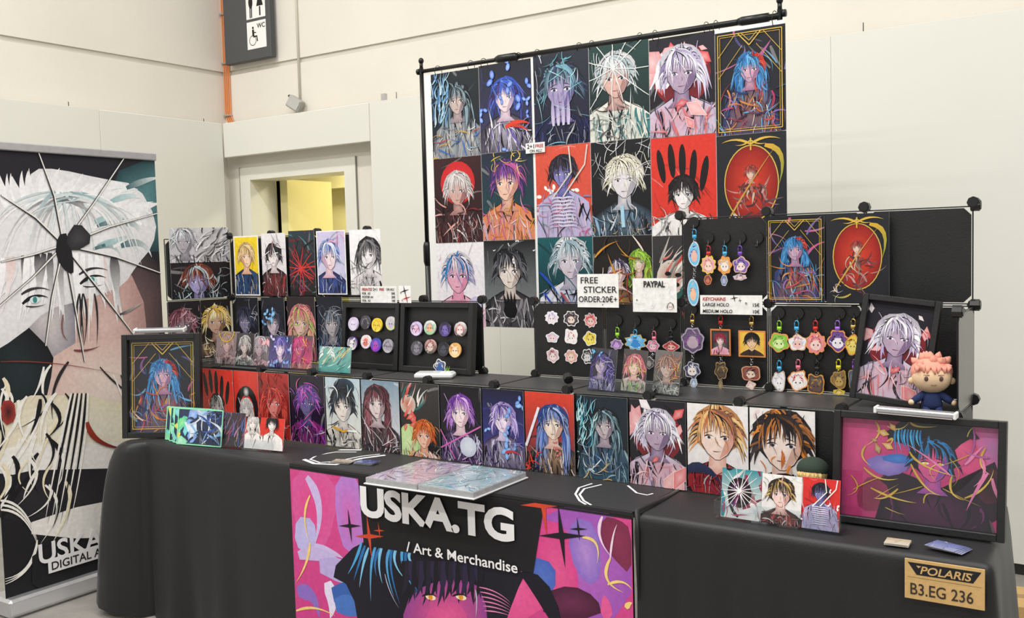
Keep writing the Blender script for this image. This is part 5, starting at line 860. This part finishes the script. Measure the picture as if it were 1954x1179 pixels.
# ------------------------------------------------------------------ paper signs
def card(name, label, tl, br, Y, lean=0.0, rz=0.0, c='#f1f0ec'):
    return sheet_px(name, label, 'sign', tl, br, Y, lambda A: (A.bg(c), A.swoosh(5, [mixc(c, '#000000', .04), mixc(c, '#d8c8a0', .2)], .02, .3)), 9, lean=lean, rz=rz, sheetc=c)
s = card('handwritten_sign', 'white handwritten card offering a free sticker, clipped above the sticker panel', (1101, 523), (1181, 587), YB-.03)
w, h = s.dimensions.x, s.dimensions.z
for i, (t, x) in enumerate((('FREE', -.42), ('STICKER', -.34), ('ORDER:20€+', -.47))): text(t, h*(.27, .27, .25)[i], s, (x*w, -.0022, h*(.72-i*.28)), M_INK, bold=.004, sx=(1.1, 1.1, .92)[i])
MB().tube([(.12*w, -.002, .08*h), (.12*w, -.0035, .08*h)], .0018, 8).build('ink_dot', M_INK, s)
s = card('payment_sign', 'white payment card with black heading and marbled print, clipped above the hooks', (1207, 531), (1292, 596), YB-.03)
w, h = s.dimensions.x, s.dimensions.z
A = Art(w, h, 4, yoff=.0022); A.swoosh(30, ['#dcdcde', '#e4e4e6', '#d4d4d8'], .012, .2, (.03, .97, .03, .6), .15); A.strip([(.2, .6), (.8, .6)], .004, '#8a888a')
A.tuft(.86, .14, .07, ['#1c1a1e', '#2c2a30'], None, 14, .6); A.ell(.86, .11, .055, .05, '#f0e0d8', n=12); A.ell(.84, .11, .01, .012, '#1c1a1e', n=6); A.ell(.88, .11, .01, .012, '#1c1a1e', n=6); A.ell(.1, .25, .018, .018, '#6a6a6c', n=8)
link('marbled_print', A.mesh('marbled_print', M_PAPER, body=False), s)
text('PAYPAL', h*.25, s, (0, -.0032, h*.74), M_INK, bold=.03, align='CENTER', sx=.8)
def pricecard(s, w, h, head, rows):
    text(head, h*.25, s, (-w*.46, -.0024, h*.72), M_RED, bold=.01, shear=.2, sx=.95)
    for i, (a, b) in enumerate(rows):
        z = h*(.42-.34*i) if len(rows) == 2 else h*(.5-.22*i); sz = h*.25 if len(rows) == 2 else h*.19
        text(a, sz, s, (-w*.46, -.0024, z), M_INK, bold=.006, shear=.1, sx=.95); text(b, sz, s, (w*.46, -.0024, z), M_INK, bold=.006, align='RIGHT', sx=.95)
s = card('price_card', 'white key ring price card taped under the upper hooks', (1336, 563), (1455, 601), YB-.034)
w, h = s.dimensions.x, s.dimensions.z; pricecard(s, w, h, 'KEYCHAINS', (('LARGE HOLO', '15€'), ('MEDIUM HOLO', '10€')))
MB().tube([(w*.25, -.001, h*.6), (w*.25, -.005, h*.6)], .0032, 10).build('push_pin', M_CHROME, s)
for k in (0, 1): A = Art(.03, .03, 2, yoff=.0026); A.fan([(.5+(.5 if i % 2 == 0 else .08)*math.cos(.785*i+.2)*(1-.45*k), .5+(.5 if i % 2 == 0 else .08)*math.sin(.785*i+.2)*(1-.45*k)) for i in range(8)], '#1c1a1e'); link('star_mark', A.mesh('star_mark', M_PAPER, body=False), s, (w*.06+k*.02, 0, h*.62-k*.008))
s = card('price_card', 'white print price card leaning on the badge frames', (688, 546), (758, 578), .50, c='#eeedea')
w, h = s.dimensions.x, s.dimensions.z; pricecard(s, w, h, 'PRINTS', (('FOIL  A3', '30€'), ('POSTER A4', '20€'), ('FOIL  A5', '10€')))
text('/ 2+1', h*.25, s, (-w*.19, -.0024, h*.73), M_INK, bold=.01, sx=.95); text('FREE', h*.21, s, (w*.03, -.0024, h*.74), M_RED, bold=.012, sx=.85); text('ON ALL!', h*.2, s, (w*.22, -.0024, h*.74), M_INK, bold=.006, sx=.85)
s = card('star_card', 'small white card printed with black and red sparkles on the badge frames', (761, 545), (785, 578), .497, c='#f4f3f1')
w, h = s.dimensions.x, s.dimensions.z
for cx, cz, r, c in ((0, .7, .026, '#1c1a1e'), (-.02, .58, .008, '#1c1a1e'), (.008, .28, .026, '#b8302a'), (-.014, .14, .008, '#b8302a')):
    A = Art(2*r, 2*r, 2, yoff=.0026); A.fan([(.5+(.5 if i % 2 == 0 else .07)*math.cos(.785*i+.25), .5+(.5 if i % 2 == 0 else .07)*math.sin(.785*i+.25)) for i in range(8)], c); link('sparkle', A.mesh('sparkle', M_PAPER, body=False), s, (cx, 0, cz*h-r))

# ------------------------------------------------------------------ acrylic holders and small cards
def easel(loc, w, label, rz=0.0, d=.06, back=.10, lip=.05, lean=.22):
    t = empty('card_holder', loc, (0, 0, rz), label=label, cat='holder')
    MB().box(-w/2, w/2, -d/2, d/2, 0, .003).build('base', M_ACRYL, t)
    MB().box(-w/2, w/2, -d/2, -d/2+.0025, .003, lip).build('front_lip', M_ACRYL, t)
    MB().raw([(-w/2, .004, .003), (w/2, .004, .003), (w/2, .004+math.tan(lean)*back, back), (-w/2, .004+math.tan(lean)*back, back), (-w/2, .0065, .003), (w/2, .0065, .003), (w/2, .0065+math.tan(lean)*back, back), (-w/2, .0065+math.tan(lean)*back, back)], [(0, 1, 2, 3), (7, 6, 5, 4), (0, 4, 5, 1), (1, 5, 6, 2), (2, 6, 7, 3), (3, 7, 4, 0)]).build('back_rest', M_ACRYL, t)
    for k in (-1, 1): MB().box(k*w/2-(.0025 if k > 0 else 0), k*w/2+(0 if k > 0 else .0025), -d/2+.0025, d/2, .003, lip).build('side_wall', M_ACRYL, t)
    return t
def small(i, label, tl, br, Y, z0, draw, lean=.2, rz=0.0, roll=0.0, m=None, group=None, name='postcard'):
    a = at(*tl, y=Y); b = at(*br, y=Y); w = b.x-a.x; h = a.z-z0
    return sheet(name, label, 'postcard', ((a.x+b.x)/2, Y, z0), w, h/math.cos(lean), draw, 1000+i, group, lean, m or M_HOLO, rz=rz, roll=roll)
G1 = 'foil postcards on the left shelf'.replace('left shelf', 'shelf below the raised prints')
LYS = .365
HP = [('taupe foil postcard with a glowing yellow halo', (408, 632), (453, 690), lambda A: portrait(A, ('#8a7a7e', '#a08a8c'), ['#c8a4a0', '#a88484', '#e8d0cc'], ('#d8b8b4', '#a88888'), ['#c8a8a8', '#8a6a70'], r=.17, extra=SEQ(E('ring', .45, 1.0, .34, .03, '#e8bc2a'), E('cracks', .45, 1.0, 14, '#e8c84a', .012, .5)))),
      ('black and white foil postcard of a pale curly-haired figure', (446, 636), (482, 692), lambda A: portrait(A, ('#4a4648', '#3a3638'), ['#f0eeec', '#cfcac8', '#8a8684'], ('#e0d0cc', '#a89490'), ['#e8e4e0', '#1c1a1e'], r=.2, extra=E('swoosh', 12, ['#f4f2f0', '#1c1a1e'], .03, .35, (0, 1, 0, .6)))),
      ('grey foil postcard of a silver-haired figure with pink shards', (470, 641), (516, 701), lambda A: portrait(A, ('#6a6266', '#7a6e74'), ['#f0eaf0', '#cfc0cc', '#a898a8'], ('#c8b0b8', '#8a747e'), ['#d8b4bc', '#6a5a62', '#d07a84'], r=.18, extra=E('shards', 6, ['#d8687a', '#e8a4ac'], .16))),
      ('indigo foil postcard of a violet-haired figure with butterflies', (509, 640), (555, 704), lambda A: portrait(A, ('#3a3850', '#5a5090'), ['#5a5ac8', '#a890e0', '#3a3a8a'], ('#f0dce8', '#b8a0c8'), ['#6a5ab0', '#e0d4f0', '#3a3060'], r=.18, extra=E('petals', 9, ['#6a9ae8', '#c8b8f0'], .12))),
      ('magenta foil postcard with gold flourishes', (545, 640), (594, 708), lambda A: portrait(A, ('#5a4a52', '#d8407a'), ['#d83a84', '#a82a64', '#e86aa4'], ('#c85a8c', '#8a3a64'), ['#d8407a', '#6a2a4a', '#e8a83a'], r=.19, extra=E('swoosh', 14, ['#e8b83a', '#f0d87a'], .03, .3)))]
easel((.115, LYS+.010, SZ+.001), .72, 'long clear acrylic card holder on the shelf below the raised prints', d=.05, lip=.03, back=.09)
for i, (lb, tl, br, fn) in enumerate(HP): small(i, lb+' on the shelf', tl, br, LYS-.004+.005*((i+1) % 2), SZ+.006, fn, group=G1, lean=.14)
easel((.545, .343, SZ+.001), .12, 'small clear acrylic stand under the teal postcard', d=.05, lip=.02, back=.07)
small(7, 'teal and gold foil postcard with white slashes beside the badge frame', (606, 661), (668, 706), .331, SZ+.006, lambda A: (A.bg('#7ab4ac', '#4a9a94'), A.swoosh(46, ['#e8f0ec', '#2f7a78', '#d8c88a', '#17302f', '#a8d8d0'], .05, .5, None, .1, .8), A.tuft(.25, .45, .2, ['#f0f2f2', '#c8d8d8'], None, 20, .7)), lean=.14)
t = empty('pin_badge', (at(651, 665, y=.40).x, .40, SZ+.001), (-.1, 0, 0), label='yellow pin badge propped behind the teal postcard', cat='badge'); MB().tube([(0, 0, .07), (0, -.006, .07)], .0285, 24).build('face', mat('badge_yellow', '#e8c82a', .3, var=.06), t); MB().box(-.01, .01, 0, .003, 0, .06).build('prop', M_BLACK, t)
# holder with three postcards before the hooks
HY = .355
easel((at(1208, 750, y=HY).x, HY+.006, SZ+.001), .325, 'clear acrylic holder with three postcards in front of the hooks', d=.055, lip=.045, back=.10)
for i, (lb, tl, br, fn) in enumerate((('grey foil postcard of a dark figure with a violet glowing wing', (1122, 665), (1172, 744), lambda A: portrait(A, ('#4a4850', '#3a3840'), ['#3a3648', '#5a5470', '#6a5ab0'], ('#c8b8c4', '#8a7c90'), ['#6a5a9c', '#2c2a38', '#e0dcec'], r=.22, long=2.0, x=.42, extra=SEQ(E('petals', 4, ['#3aa0d8'], .14, (0, .4, 1.1, 1.4)), E('swoosh', 26, ['#8a7af0', '#c8c0f8', '#ffffff'], .018, .4, (.45, 1, .4, 1.1))))),
    ('grey foil postcard of a pink-haired figure with lime strands', (1183, 667), (1230, 747), lambda A: portrait(A, ('#5a5252', '#4a4444'), ['#e88a94', '#f0b8b8', '#c85a6c'], ('#f0d0c4', '#c89a94'), ['#e0c4c4', '#2c2a30', '#8ac46a'], r=.23, long=1.8, extra=E('swoosh', 16, ['#c8e04a', '#e8f08a'], .025, .35, (.1, .9, .6, 1.1)))),
    ('grey foil postcard of a figure split by glowing orange strands', (1243, 669), (1295, 752), lambda A: portrait(A, ('#7a7674', '#5e5a58'), ['#a88a80', '#c8a494', '#8a6a60'], ('#c8b0a6', '#9a8680'), ['#5a5654', '#7a7674', '#f0ece4'], r=.24, extra=SEQ(E('swoosh', 30, ['#f0a05a', '#f4d07a', '#e8644a'], .022, .35, (.5, 1, .5, 1.4)), E('swoosh', 8, ['#f0e48a', '#ffffff'], .02, .5, (0, 1, 0, .5))))))):
    small(10+i, lb, tl, br, HY-.012, SZ+.006, fn, group='postcards in the holder before the hooks', lean=.12, roll=.06)
# holder at the table front by the wide frame
RYH = .075
easel((2.462, RYH+.008, TZ+.003), .35, 'clear acrylic holder with three postcards at the table front', d=.06, lip=.05, back=.11)
for i, (lb, tl, br, fn) in enumerate((('black postcard bursting with white shards, crimson and teal', (1374, 894), (1452, 1000), lambda A: (A.bg('#2a8a94', '#e8e2de'), A.swoosh(20, ['#17151a', '#8f2a44', '#e8e6e4', '#2a8a94'], .16, .7), A.ell(.45, .62, .3, .36, '#1c171c', '#3a1c28'), A.cracks(.45, .66, 18, '#f2f0ee', .02, .55), A.swoosh(10, ['#c43a5c', '#7a3a8a'], .05, .5, (0, .5, 0, .7)))),
    ('white postcard of a smiling shaggy-haired figure in a black top', (1450, 905), (1530, 1012), lambda A: portrait(A, ('#ece8e4', '#e0dcda'), ['#3a2c28', '#5a463c', '#e0b86a', '#1c1818'], ('#f2d4c8', '#d09c94'), ['#1c1a1c', '#2a2628', '#b83a34'], r=.2, x=.48, extra=SEQ(E('swoosh', 10, ['#4ab4b8', '#e8a4a0', '#d8d4d4'], .05, .4, (.5, 1, 1.0, 1.35)), E('swoosh', 5, ['#f0eeee', '#c83a30'], .03, .3, (0, 1, 0, .4))))),
    ('red postcard of a violet figure with pale ribs and chains', (1527, 912), (1601, 1022), lambda A: portrait(A, ('#d8302c', '#c82c2c'), ['#2a2634', '#4a4256', '#171520'], ('#8a86c0', '#5a5694'), ['#b4b0d4', '#8a8ab8', '#d8a0b8'], y=.72, r=.14, extra=SEQ(ribs, E('strip', [(.6, 1.45), (.66, 1.0), (.3, .6)], .03, '#f0e8e0'), E('strip', [(.95, 1.45), (.9, 1.1), (.5, .62)], .03, '#f0e8e0'), E('petals', 4, ['#f4f0ec'], .07)))))):
    small(20+i, lb, tl, br, RYH-.014, TZ+.008, fn, group='postcards in the holder at the table front', lean=.14, m=M_GLOSS)
# holder and foil card stack by the gold-bordered frame
LYH = .095
easel((.285, LYH+.008, TZ+.003), .31, 'clear acrylic holder with two prints on the corner of the table', d=.06, lip=.045, back=.10, rz=.12)
small(30, 'dark smoky postcard with blue and pink swirls', (413, 786), (462, 855), LYH-.017, TZ+.008, lambda A: (A.bg('#3a3438', '#2a262c'), A.swoosh(60, ['#3a6ab0', '#a84a6a', '#6a5a64', '#8a7a80', '#c88a9a', '#2c4a7a'], .05, .4, None, .2, 1.3)), lean=.16, rz=.12, m=M_GLOSS)
def two_red(A):
    A.bg('#d8362c', '#d0342a'); A.ell(.3, .55, .17, .36, '#1c1618')
    for k in range(4): A.ell(.62+k*.08, .72, .025, .12, '#1c1618', n=10)
    for x, hc, lg in ((.3, ['#efeae6', '#cfc8c4'], 2.0), (.74, ['#1c181a', '#2c2628'], 0)): A.bust(x, .45, .095, ['#f2eeea', '#d4ccc8'], n=6); A.head(x, .45, .095, '#f0e8e4', '#bdb2ae', hc, long=lg)
small(31, 'wide red postcard of two pale cloaked figures under dark shapes', (458, 794), (535, 862), LYH+.004, TZ+.008, two_red, lean=.16, rz=.12, m=M_GLOSS)
for k in range(4):
    small(40+k, ['iridescent foil card with black ink figure, front of its stack', 'iridescent lime foil card, second in its stack', 'iridescent cyan foil card, third in its stack', 'iridescent mint foil card, rearmost in its stack'][k], (340-k*7, 778-k), (416-k*7, 852), .045+k*.013, TZ+.004, lambda A: (A.bg('#2c3a5c', '#22304a'), A.shards(9, ['#5ae08a', '#e8e04a', '#6ad8e0', '#8fe8b8'], .2, (0, .35, 0, A.H)), A.shards(7, ['#dfeaf6', '#7aa8f0', '#a8c8f0'], .2, (.1, .6, .1, A.H)), A.swoosh(46, ['#1c2438', '#3a5aa8', '#e8eef4', '#17181e', '#8ab8e8'], .05, .35, (.3, 1, 0, A.H)), A.border('#9af0c0', .01, .02)), lean=.16, rz=.15, group='stack of iridescent foil cards', name='foil_card')
# ------------------------------------------------------------------ framed prints, light bars
def lightbar(label, loc, L, rot):
    t = empty('led_light_bar', loc, rot, label=label, cat='light'); MB().cbox(-L/2, L/2, -.017, .017, -.010, .004, .003).build('body', M_ALU, t)
    MB().cbox(-L/2+.006, L/2-.006, -.014, .014, -.0125, -.0105, .0005).build('diffuser', mat('led_diffuser', '#f4f2ec', .4, var=.02), t)
    for k in (-1, 1): MB().cbox(k*L/2-.004, k*L/2+.004, -.0185, .0185, -.012, .0055, .002).build('end_cap', M_WPLAST, t)
    MB().box(-.012, .012, .015, .019, -.03, .002).build('clip', M_BLACK, t); return t
YA = math.radians(33)
lfw, lfh, LFX, LFY = .340, .445, -.243, .105
lfr = box_frame('framed_print', 'black framed gold-bordered print angled on the corner of the table', lfw, lfh, (LFX, LFY, TZ+.003), (-.10, 0, YA), .035, .024, draw=twin, seed=1101, glass=True)
MB().raw(*[([(-.04, .001, .30), (.04, .001, .30), (.04, .09, .012), (-.04, .09, .012), (-.04, .005, .30), (.04, .005, .30), (.04, .094, .012), (-.04, .094, .012)], [(0, 1, 2, 3), (7, 6, 5, 4), (0, 4, 5, 1), (1, 5, 6, 2), (2, 6, 7, 3), (3, 7, 4, 0)])][0]).build('easel_strut', M_FRAME, lfr)
d_ = Vector((math.cos(YA+1.57), math.sin(YA+1.57)))*math.sin(.10)*lfh
lightbar('white led light bar resting on the gold-bordered frame', (LFX-.01+d_.x*.6, LFY+d_.y*.6, TZ+lfh*math.cos(.1)+.025), .215, (.15, 0, YA))
box_frame('framed_print', 'black framed silver-haired portrait leaning beside the plush doll', .211, .304, (2.679, .402, SZ+.0125), (-.12, math.radians(6.5), .02), .028, .0165, draw=lambda A: (wr(A), A.swoosh(7, ['#1c1a1e'], .012, .2, (.55, .9, .2, .5), .15, .8)), seed=1102)
BFY = .19
def demon(A):
    H = A.H; A.bg('#c8407a', '#b83a72')
    def P(pts, c, cc=None): A.fan(soft([(p[0], p[1]*H) for p in pts], 1), c, cc)
    P([(0, 1.1), (.38, 1.1), (.36, .7), (.2, .5), (0, .5)], '#c43a76', '#d2568a'); P([(.8, 1.1), (1.1, 1.1), (1.1, .4), (.85, .55)], '#d8548c', '#b878b0')
    P([(.5, .95), (.62, 1.1), (.8, 1.05), (.86, .8), (.95, .62), (.8, .5), (.7, .7)], '#d2487e', '#e0608c')
    P([(.28, .82), (.38, 1.0), (.5, 1.1), (.72, 1.1), (.85, .9), (.74, .78), (.68, .6), (.5, .55), (.46, .75), (.38, .78)], '#1c1a22', '#15131a')
    P([(.5, .5), (.52, .72), (.6, .78), (.7, .76), (.72, .6), (.66, .42), (.58, .4)], '#b8488a', '#e0588c')
    P([(.25, .45), (.45, .5), (.6, .3), (.75, .32), (.9, .6), (1.0, .7), (1.05, .0), (.3, -.1), (.2, .2)], '#2a1a2a', '#1c1620')
    P([(.14, .55), (.26, .66), (.45, .6), (.42, .48), (.28, .42)], '#7a6ab8', '#9a88c8'); P([(.24, .6), (.36, .68), (.48, .64), (.4, .56)], '#3a6ab8', '#4a86d0')
    P([(.1, .25), (.2, .45), (.34, .3), (.3, .08), (.12, .05)], '#8a2f50', '#7a2848'); P([(.3, .1), (.5, .16), (.62, .05), (.5, -.05), (.3, -.05)], '#4ab8c8', '#6ad8d0')
    P([(.55, .1), (.75, .2), (.95, .15), (1.0, -.05), (.55, -.05)], '#5a4a52', '#8a7a80'); P([(.86, .5), (1.0, .65), (1.02, .3), (.9, .25)], '#4a1c30', '#2a141e')
    A.bust(.6, H*.6, .105, ['#1c1620', '#2a1a2a', '#6a2a5c'], wide=1.25, hi='#c8a03a'); A.head(.6, H*.62, .105, '#dc5a8e', '#8a4a9c', ['#17141c', '#1f1b28', '#2c86c8'], eye='#f0c84a', n=30, spread=.9)
    P([(.26, .86), (.42, .98), (.46, 1.12), (.8, 1.12), (.84, .96), (.9, .86), (.7, .9), (.5, .86), (.38, .82)], '#1c1a22', '#100f14')
    for k in range(9): x = .36+k*.02; A.curve((x, H*.92), (x-.02, H*.82), (x+.01+(k % 3)*.012, H*(.66+.03*(k % 4))), .016, ['#2c86c8', '#4ab4e4'][k % 2])
    for a in (((.22, .98), (.3, .85), (.16, .72)), ((.16, .72), (.1, .6), (.2, .52)), ((.3, .78), (.38, .88), (.3, .7)), ((.45, 1.0), (.47, .93), (.62, .97)), ((.46, .58), (.55, .3), (.66, .3)), ((.2, .3), (.35, .2), (.5, .2)), ((.72, .5), (.68, .3), (.8, .28)), ((.8, .3), (.95, .4), (.97, .6)), ((.15, .5), (.25, .35), (.38, .42)), ((.45, .7), (.5, .55), (.75, .5)), ((.92, .8), (.85, .62), (.95, .55)), ((.38, .32), (.3, .18), (.22, .2))):
        A.curve((a[0][0], a[0][1]*H), (a[1][0], a[1][1]*H), (a[2][0], a[2][1]*H), .017, '#c8a03a', '#e8cc6a', 8)
    A.swoosh(10, ['#e8cc6a', '#c8a03a'], .012, .2); A.swoosh(8, ['#e884b0', '#a8589c'], .03, .3, (.7, 1, .3, .7)); A.shards(5, ['#d8a83a', '#a87f28'], .06, (.2, .4, .45, .65))
box_frame('framed_print', 'wide black framed magenta print with gold foil swirls at the table end', .425, .303, (2.793, BFY+.01, TZ+.003), (-.10, 0, 0), .032, .0185, draw=demon, seed=1103, glass=True)
lightbar('white led light bar resting on the wide magenta frame', (at(1747, 796, y=.19).x, BFY-.002, TZ+.3215), .195, (.0, .02, 0))
# ------------------------------------------------------------------ plush dolls
M_SKIN = mat('plush_skin', '#ecc9a4', .85, var=.03, bump=.15, bscale=400); M_PINK = mat('plush_coral_hair', '#e39a86', .9, var=.06, bump=.2, bscale=300); M_NAVY = mat('plush_navy', '#22305c', .9, var=.08, bump=.2, bscale=300)
pz = SZ+.002; px_ = 2.806; py_ = .335
d = empty('plush_doll', (px_, py_, pz), (0, 0, .3), label='small plush doll with coral hair and navy clothes sitting on the shelf', cat='plush toy')
MB().ball((0, 0, .096), .048, .042, .043, 20, 14).build('head', M_SKIN, d, smooth=True)
hb = MB().ball((0, .005, .107), .0505, .0435, .039, 20, 12)
R = random.Random(3)
for k in range(26):
    a = R.uniform(0, 6.28); e = R.uniform(.25, 1.45); v = Vector((math.cos(a)*math.cos(e), math.sin(a)*math.cos(e)*.9, math.sin(e))); b0 = Vector((0, .005, .107))+Vector((v.x*.045, v.y*.038, v.z*.034)); hb.tube([b0, b0+v*.011, b0+v*.018+Vector((0, 0, .001))], .01, 6, radii=[.0125, .008, .0012])
hb.build('hair', M_PINK, d, smooth=True)
for k in range(7): MB().tube([(-.036+k*.012, -.036+abs(k-3)*.003, .123), (-.036+k*.012+(.003 if k % 2 else -.003), -.0425+abs(k-3)*.0038, .106+abs(k-3)*.001)], .006, 6, radii=[.0075, .002]).build('fringe_lock', M_PINK, d, smooth=True)
MB().tube([(0, .004, .066), (0, .0, .048), (0, 0, .026), (0, 0, .014)], .02, 14, radii=[.012, .021, .026, .022]).build('body', M_NAVY, d, smooth=True)
MB().tube([(.0, 0, .063), (.0, 0, .058)], .016, 12).build('collar', mat('plush_red', '#b8403a', .9, var=.05), d, smooth=True)
for k in (-1, 1):
    MB().tube([(k*.016, -.002, .052), (k*.034, -.008, .040), (k*.046, -.014, .033)], .009, 8, radii=[.010, .010, .008]).build('arm', M_NAVY, d, smooth=True); MB().ball((k*.0495, -.016, .031), .0075, .0075, .0075, 10, 8).build('hand', M_SKIN, d, smooth=True)
    MB().tube([(k*.011, -.004, .018), (k*.014, -.016, .010), (k*.015, -.03, .009)], .009, 8, radii=[.012, .011, .008]).build('leg', M_NAVY, d, smooth=True)
    MB().ball((k*.047, .0, .084), .009, .006, .009, 10, 8).build('ear', M_SKIN, d, smooth=True)
    MB().ball((k*.017, -.0392, .094), .0052, .0022, .0062, 10, 8).build('eye', mat('plush_eye', '#5a3f3c', .5, var=.05), d, smooth=True); MB().tube([(k*.017-.007, -.0405, .1035), (k*.017+.007, -.0405, .1035)], .0009, 5).build('eyebrow', mat('plush_thread', '#7a4a40', .7, var=.05), d)
MB().tube([(-.006, -.0392, .0785), (.0, -.0402, .0778), (.006, -.0392, .0785)], .0008, 5).build('mouth', MATS['plush_thread'], d)
MB().tube([(-.0, .02, .142), (-.012, .024, .16), (-.03, .028, .166), (-.036, .03, .158)], .0006, 5).build('hanging_loop', M_INK, d)
d.scale = (1.08, 1.08, 1.08)
g = empty('plush_doll', (2.508, .238, TZ+.003), label='plush doll in a dark green cap, half hidden behind the postcards', cat='plush toy')
M_GRN = mat('plush_dark_green', '#2c3a2e', .9, var=.08, bump=.2, bscale=300)
MB().ball((0, 0, .112), .042, .04, .038, 18, 12).build('head', mat('plush_straw', '#d8b878', .9, var=.06, bump=.2, bscale=300), g, smooth=True); MB().ball((0, .004, .125), .0445, .043, .033, 18, 12).build('cap', M_GRN, g, smooth=True)
for k in range(7): MB().tube([(-.03+k*.01, -.036+abs(k-3)*.003, .118), (-.03+k*.01+.003*(-1)**k, -.040+abs(k-3)*.003, .102)], .005, 6, radii=[.006, .0015]).build('fringe_lock', MATS['plush_straw'], g, smooth=True)
MB().tube([(0, 0, .08), (0, 0, .05), (0, 0, 0)], .03, 12, radii=[.018, .03, .028]).build('body', M_GRN, g, smooth=True)
for k in (-1, 1): MB().tube([(k*.02, 0, .065), (k*.036, -.006, .045)], .009, 8).build('arm', M_GRN, g, smooth=True); MB().ball((k*.014, -.038, .098), .004, .002, .005, 8, 6).build('eye', MATS['plush_eye'], g, smooth=True)
# ------------------------------------------------------------------ little things on shelf and table
a_ = empty('acrylic_standee', (at(866, 712, z=SZ).x, .445, SZ+.001), (0, 0, .1), label='small acrylic standee in cream, navy and green before the badge frame', cat='standee')
MB().tube([(0, 0, 0), (0, 0, .003)], .019, 16).build('base', mat('standee_base', '#d8c890', .3, var=.05), a_)
f, b = charm_mesh('print', .06, .062, ['#2c4a8a', '#f0e4d0', '#3a62a8', '#1c2c5a'], 1203, '#e8e2d8', amp=.12, lobes=5, face=False); q = link('figure', b, a_, (0, 0, .004)); link('print', f, q)
for k in range(4): MB().tube([(.028+k*.003, -.003, .006), (.03+k*.005, -.003, .03+.008*(k % 2))], .0022, 5, radii=[.0025, .001]).build('leaf', mat('leaf_green', '#7ab43a', .5, var=.06), a_)
c = empty('card_reader', (1.035, .388, SZ+.001), (0, 0, .42), label='white card reader lying on the shelf', cat='card reader')
MB().cbox(-.075, .075, -.036, .036, 0, .022, .007).build('body', M_WPLAST, c); MB().cbox(-.068, .02, -.030, .030, .022, .0235, .0005).build('screen', mat('reader_screen', '#dcdcda', .15, var=.02), c)
for i in range(3):
    for j in range(3): MB().cbox(.030+i*.014, .040+i*.014, -.024+j*.018, -.012+j*.018, .022, .0236, .0006).build('key', mat('reader_key', '#d0d0ce', .4, var=.02), c)
# open portfolio hanging over the table edge
pf = empty('portfolio', (1.352, .032, TZ+.006), (0, 0, .015), label='open portfolio of shiny print sleeves overhanging the table front', cat='portfolio')
MB().cbox(-.225, .225, -.158, .158, 0, .004, .001).build('cover', mat('clear_white_cover', '#d8d8d8', .3, var=.05), pf)
def page(A, cols):
    A.bg(cols[0], cols[1]); A.swoosh(110, cols, .03, .4, None, .25)
for k, cols in ((-1, ['#a8a0b0', '#c8bccc', '#f4f2f6', '#4a4458', '#c88a98', '#7a7abc', '#ffffff', '#e4e2ea']), (1, ['#9aa8b0', '#b4ccd2', '#f2f6f8', '#3a464c', '#5ac4d4', '#9adce6', '#ffffff', '#dce8ec'])):
    b = MB()
    for j in range(7): b.box(-.108, .108, -.152, .152, .004+j*.0026, .0056+j*.0026)
    st = b.build('sleeve_stack', mat('clear_sleeve_edges', '#c4c4c6', .25, var=.1, vscale=80), pf, (k*.1115, 0, 0))
    A = Art(.212, .302, 1300+k); page(A, cols); link('page', A.mesh('page', M_HOLO, .0008), pf, (k*.1115, -.151, .0222), (-math.pi/2, 0, 0))
def cardpile(label, px, py, n, cols, rz, fan, seed, w=.085, h=.055):
    p = at(px, py, z=TZ+.006); R = random.Random(seed)
    A = Art(w, h, seed); A.bg(cols[0], cols[1]); A.swoosh(14, cols, .06, .5); me = A.mesh('business_card', M_HOLO, .0005)
    for k in range(n): link('business_card', me, None, (p.x+fan*k*.9, p.y-h/2+fan*.3*k, TZ+.0062+k*.0022), (-math.pi/2, 0, rz+fan*8*k*R.uniform(.5, 1)), label=label % ('on top of' if k == n-1 else 'within'), cat='business card', group=label % 'in')
cardpile('pale gold business card %s the small pile above the stand number', 1714, 1037, 3, ['#d8c4a4', '#f0e4d0', '#a8906a', '#fff8ec'], 0.05, .0, 41, .058, .05)
cardpile('silvery blue business card %s the fanned pile above the stand number', 1810, 1046, 4, ['#6a74b0', '#a8b0d8', '#e4e6f4', '#3a4480'], -.25, -.006, 42, .075, .06)
cardpile('cream and brown business card %s the pile on the runner', 655, 882, 3, ['#cfc4b8', '#8a746a', '#f2ece4', '#4a3a34'], .25, .004, 43, .085, .05)
cardpile('navy business card %s the pile on the runner', 700, 884, 4, ['#2a3a7a', '#5a6ab0', '#d8dcf0', '#1c2450'], .12, .002, 44, .08, .05)
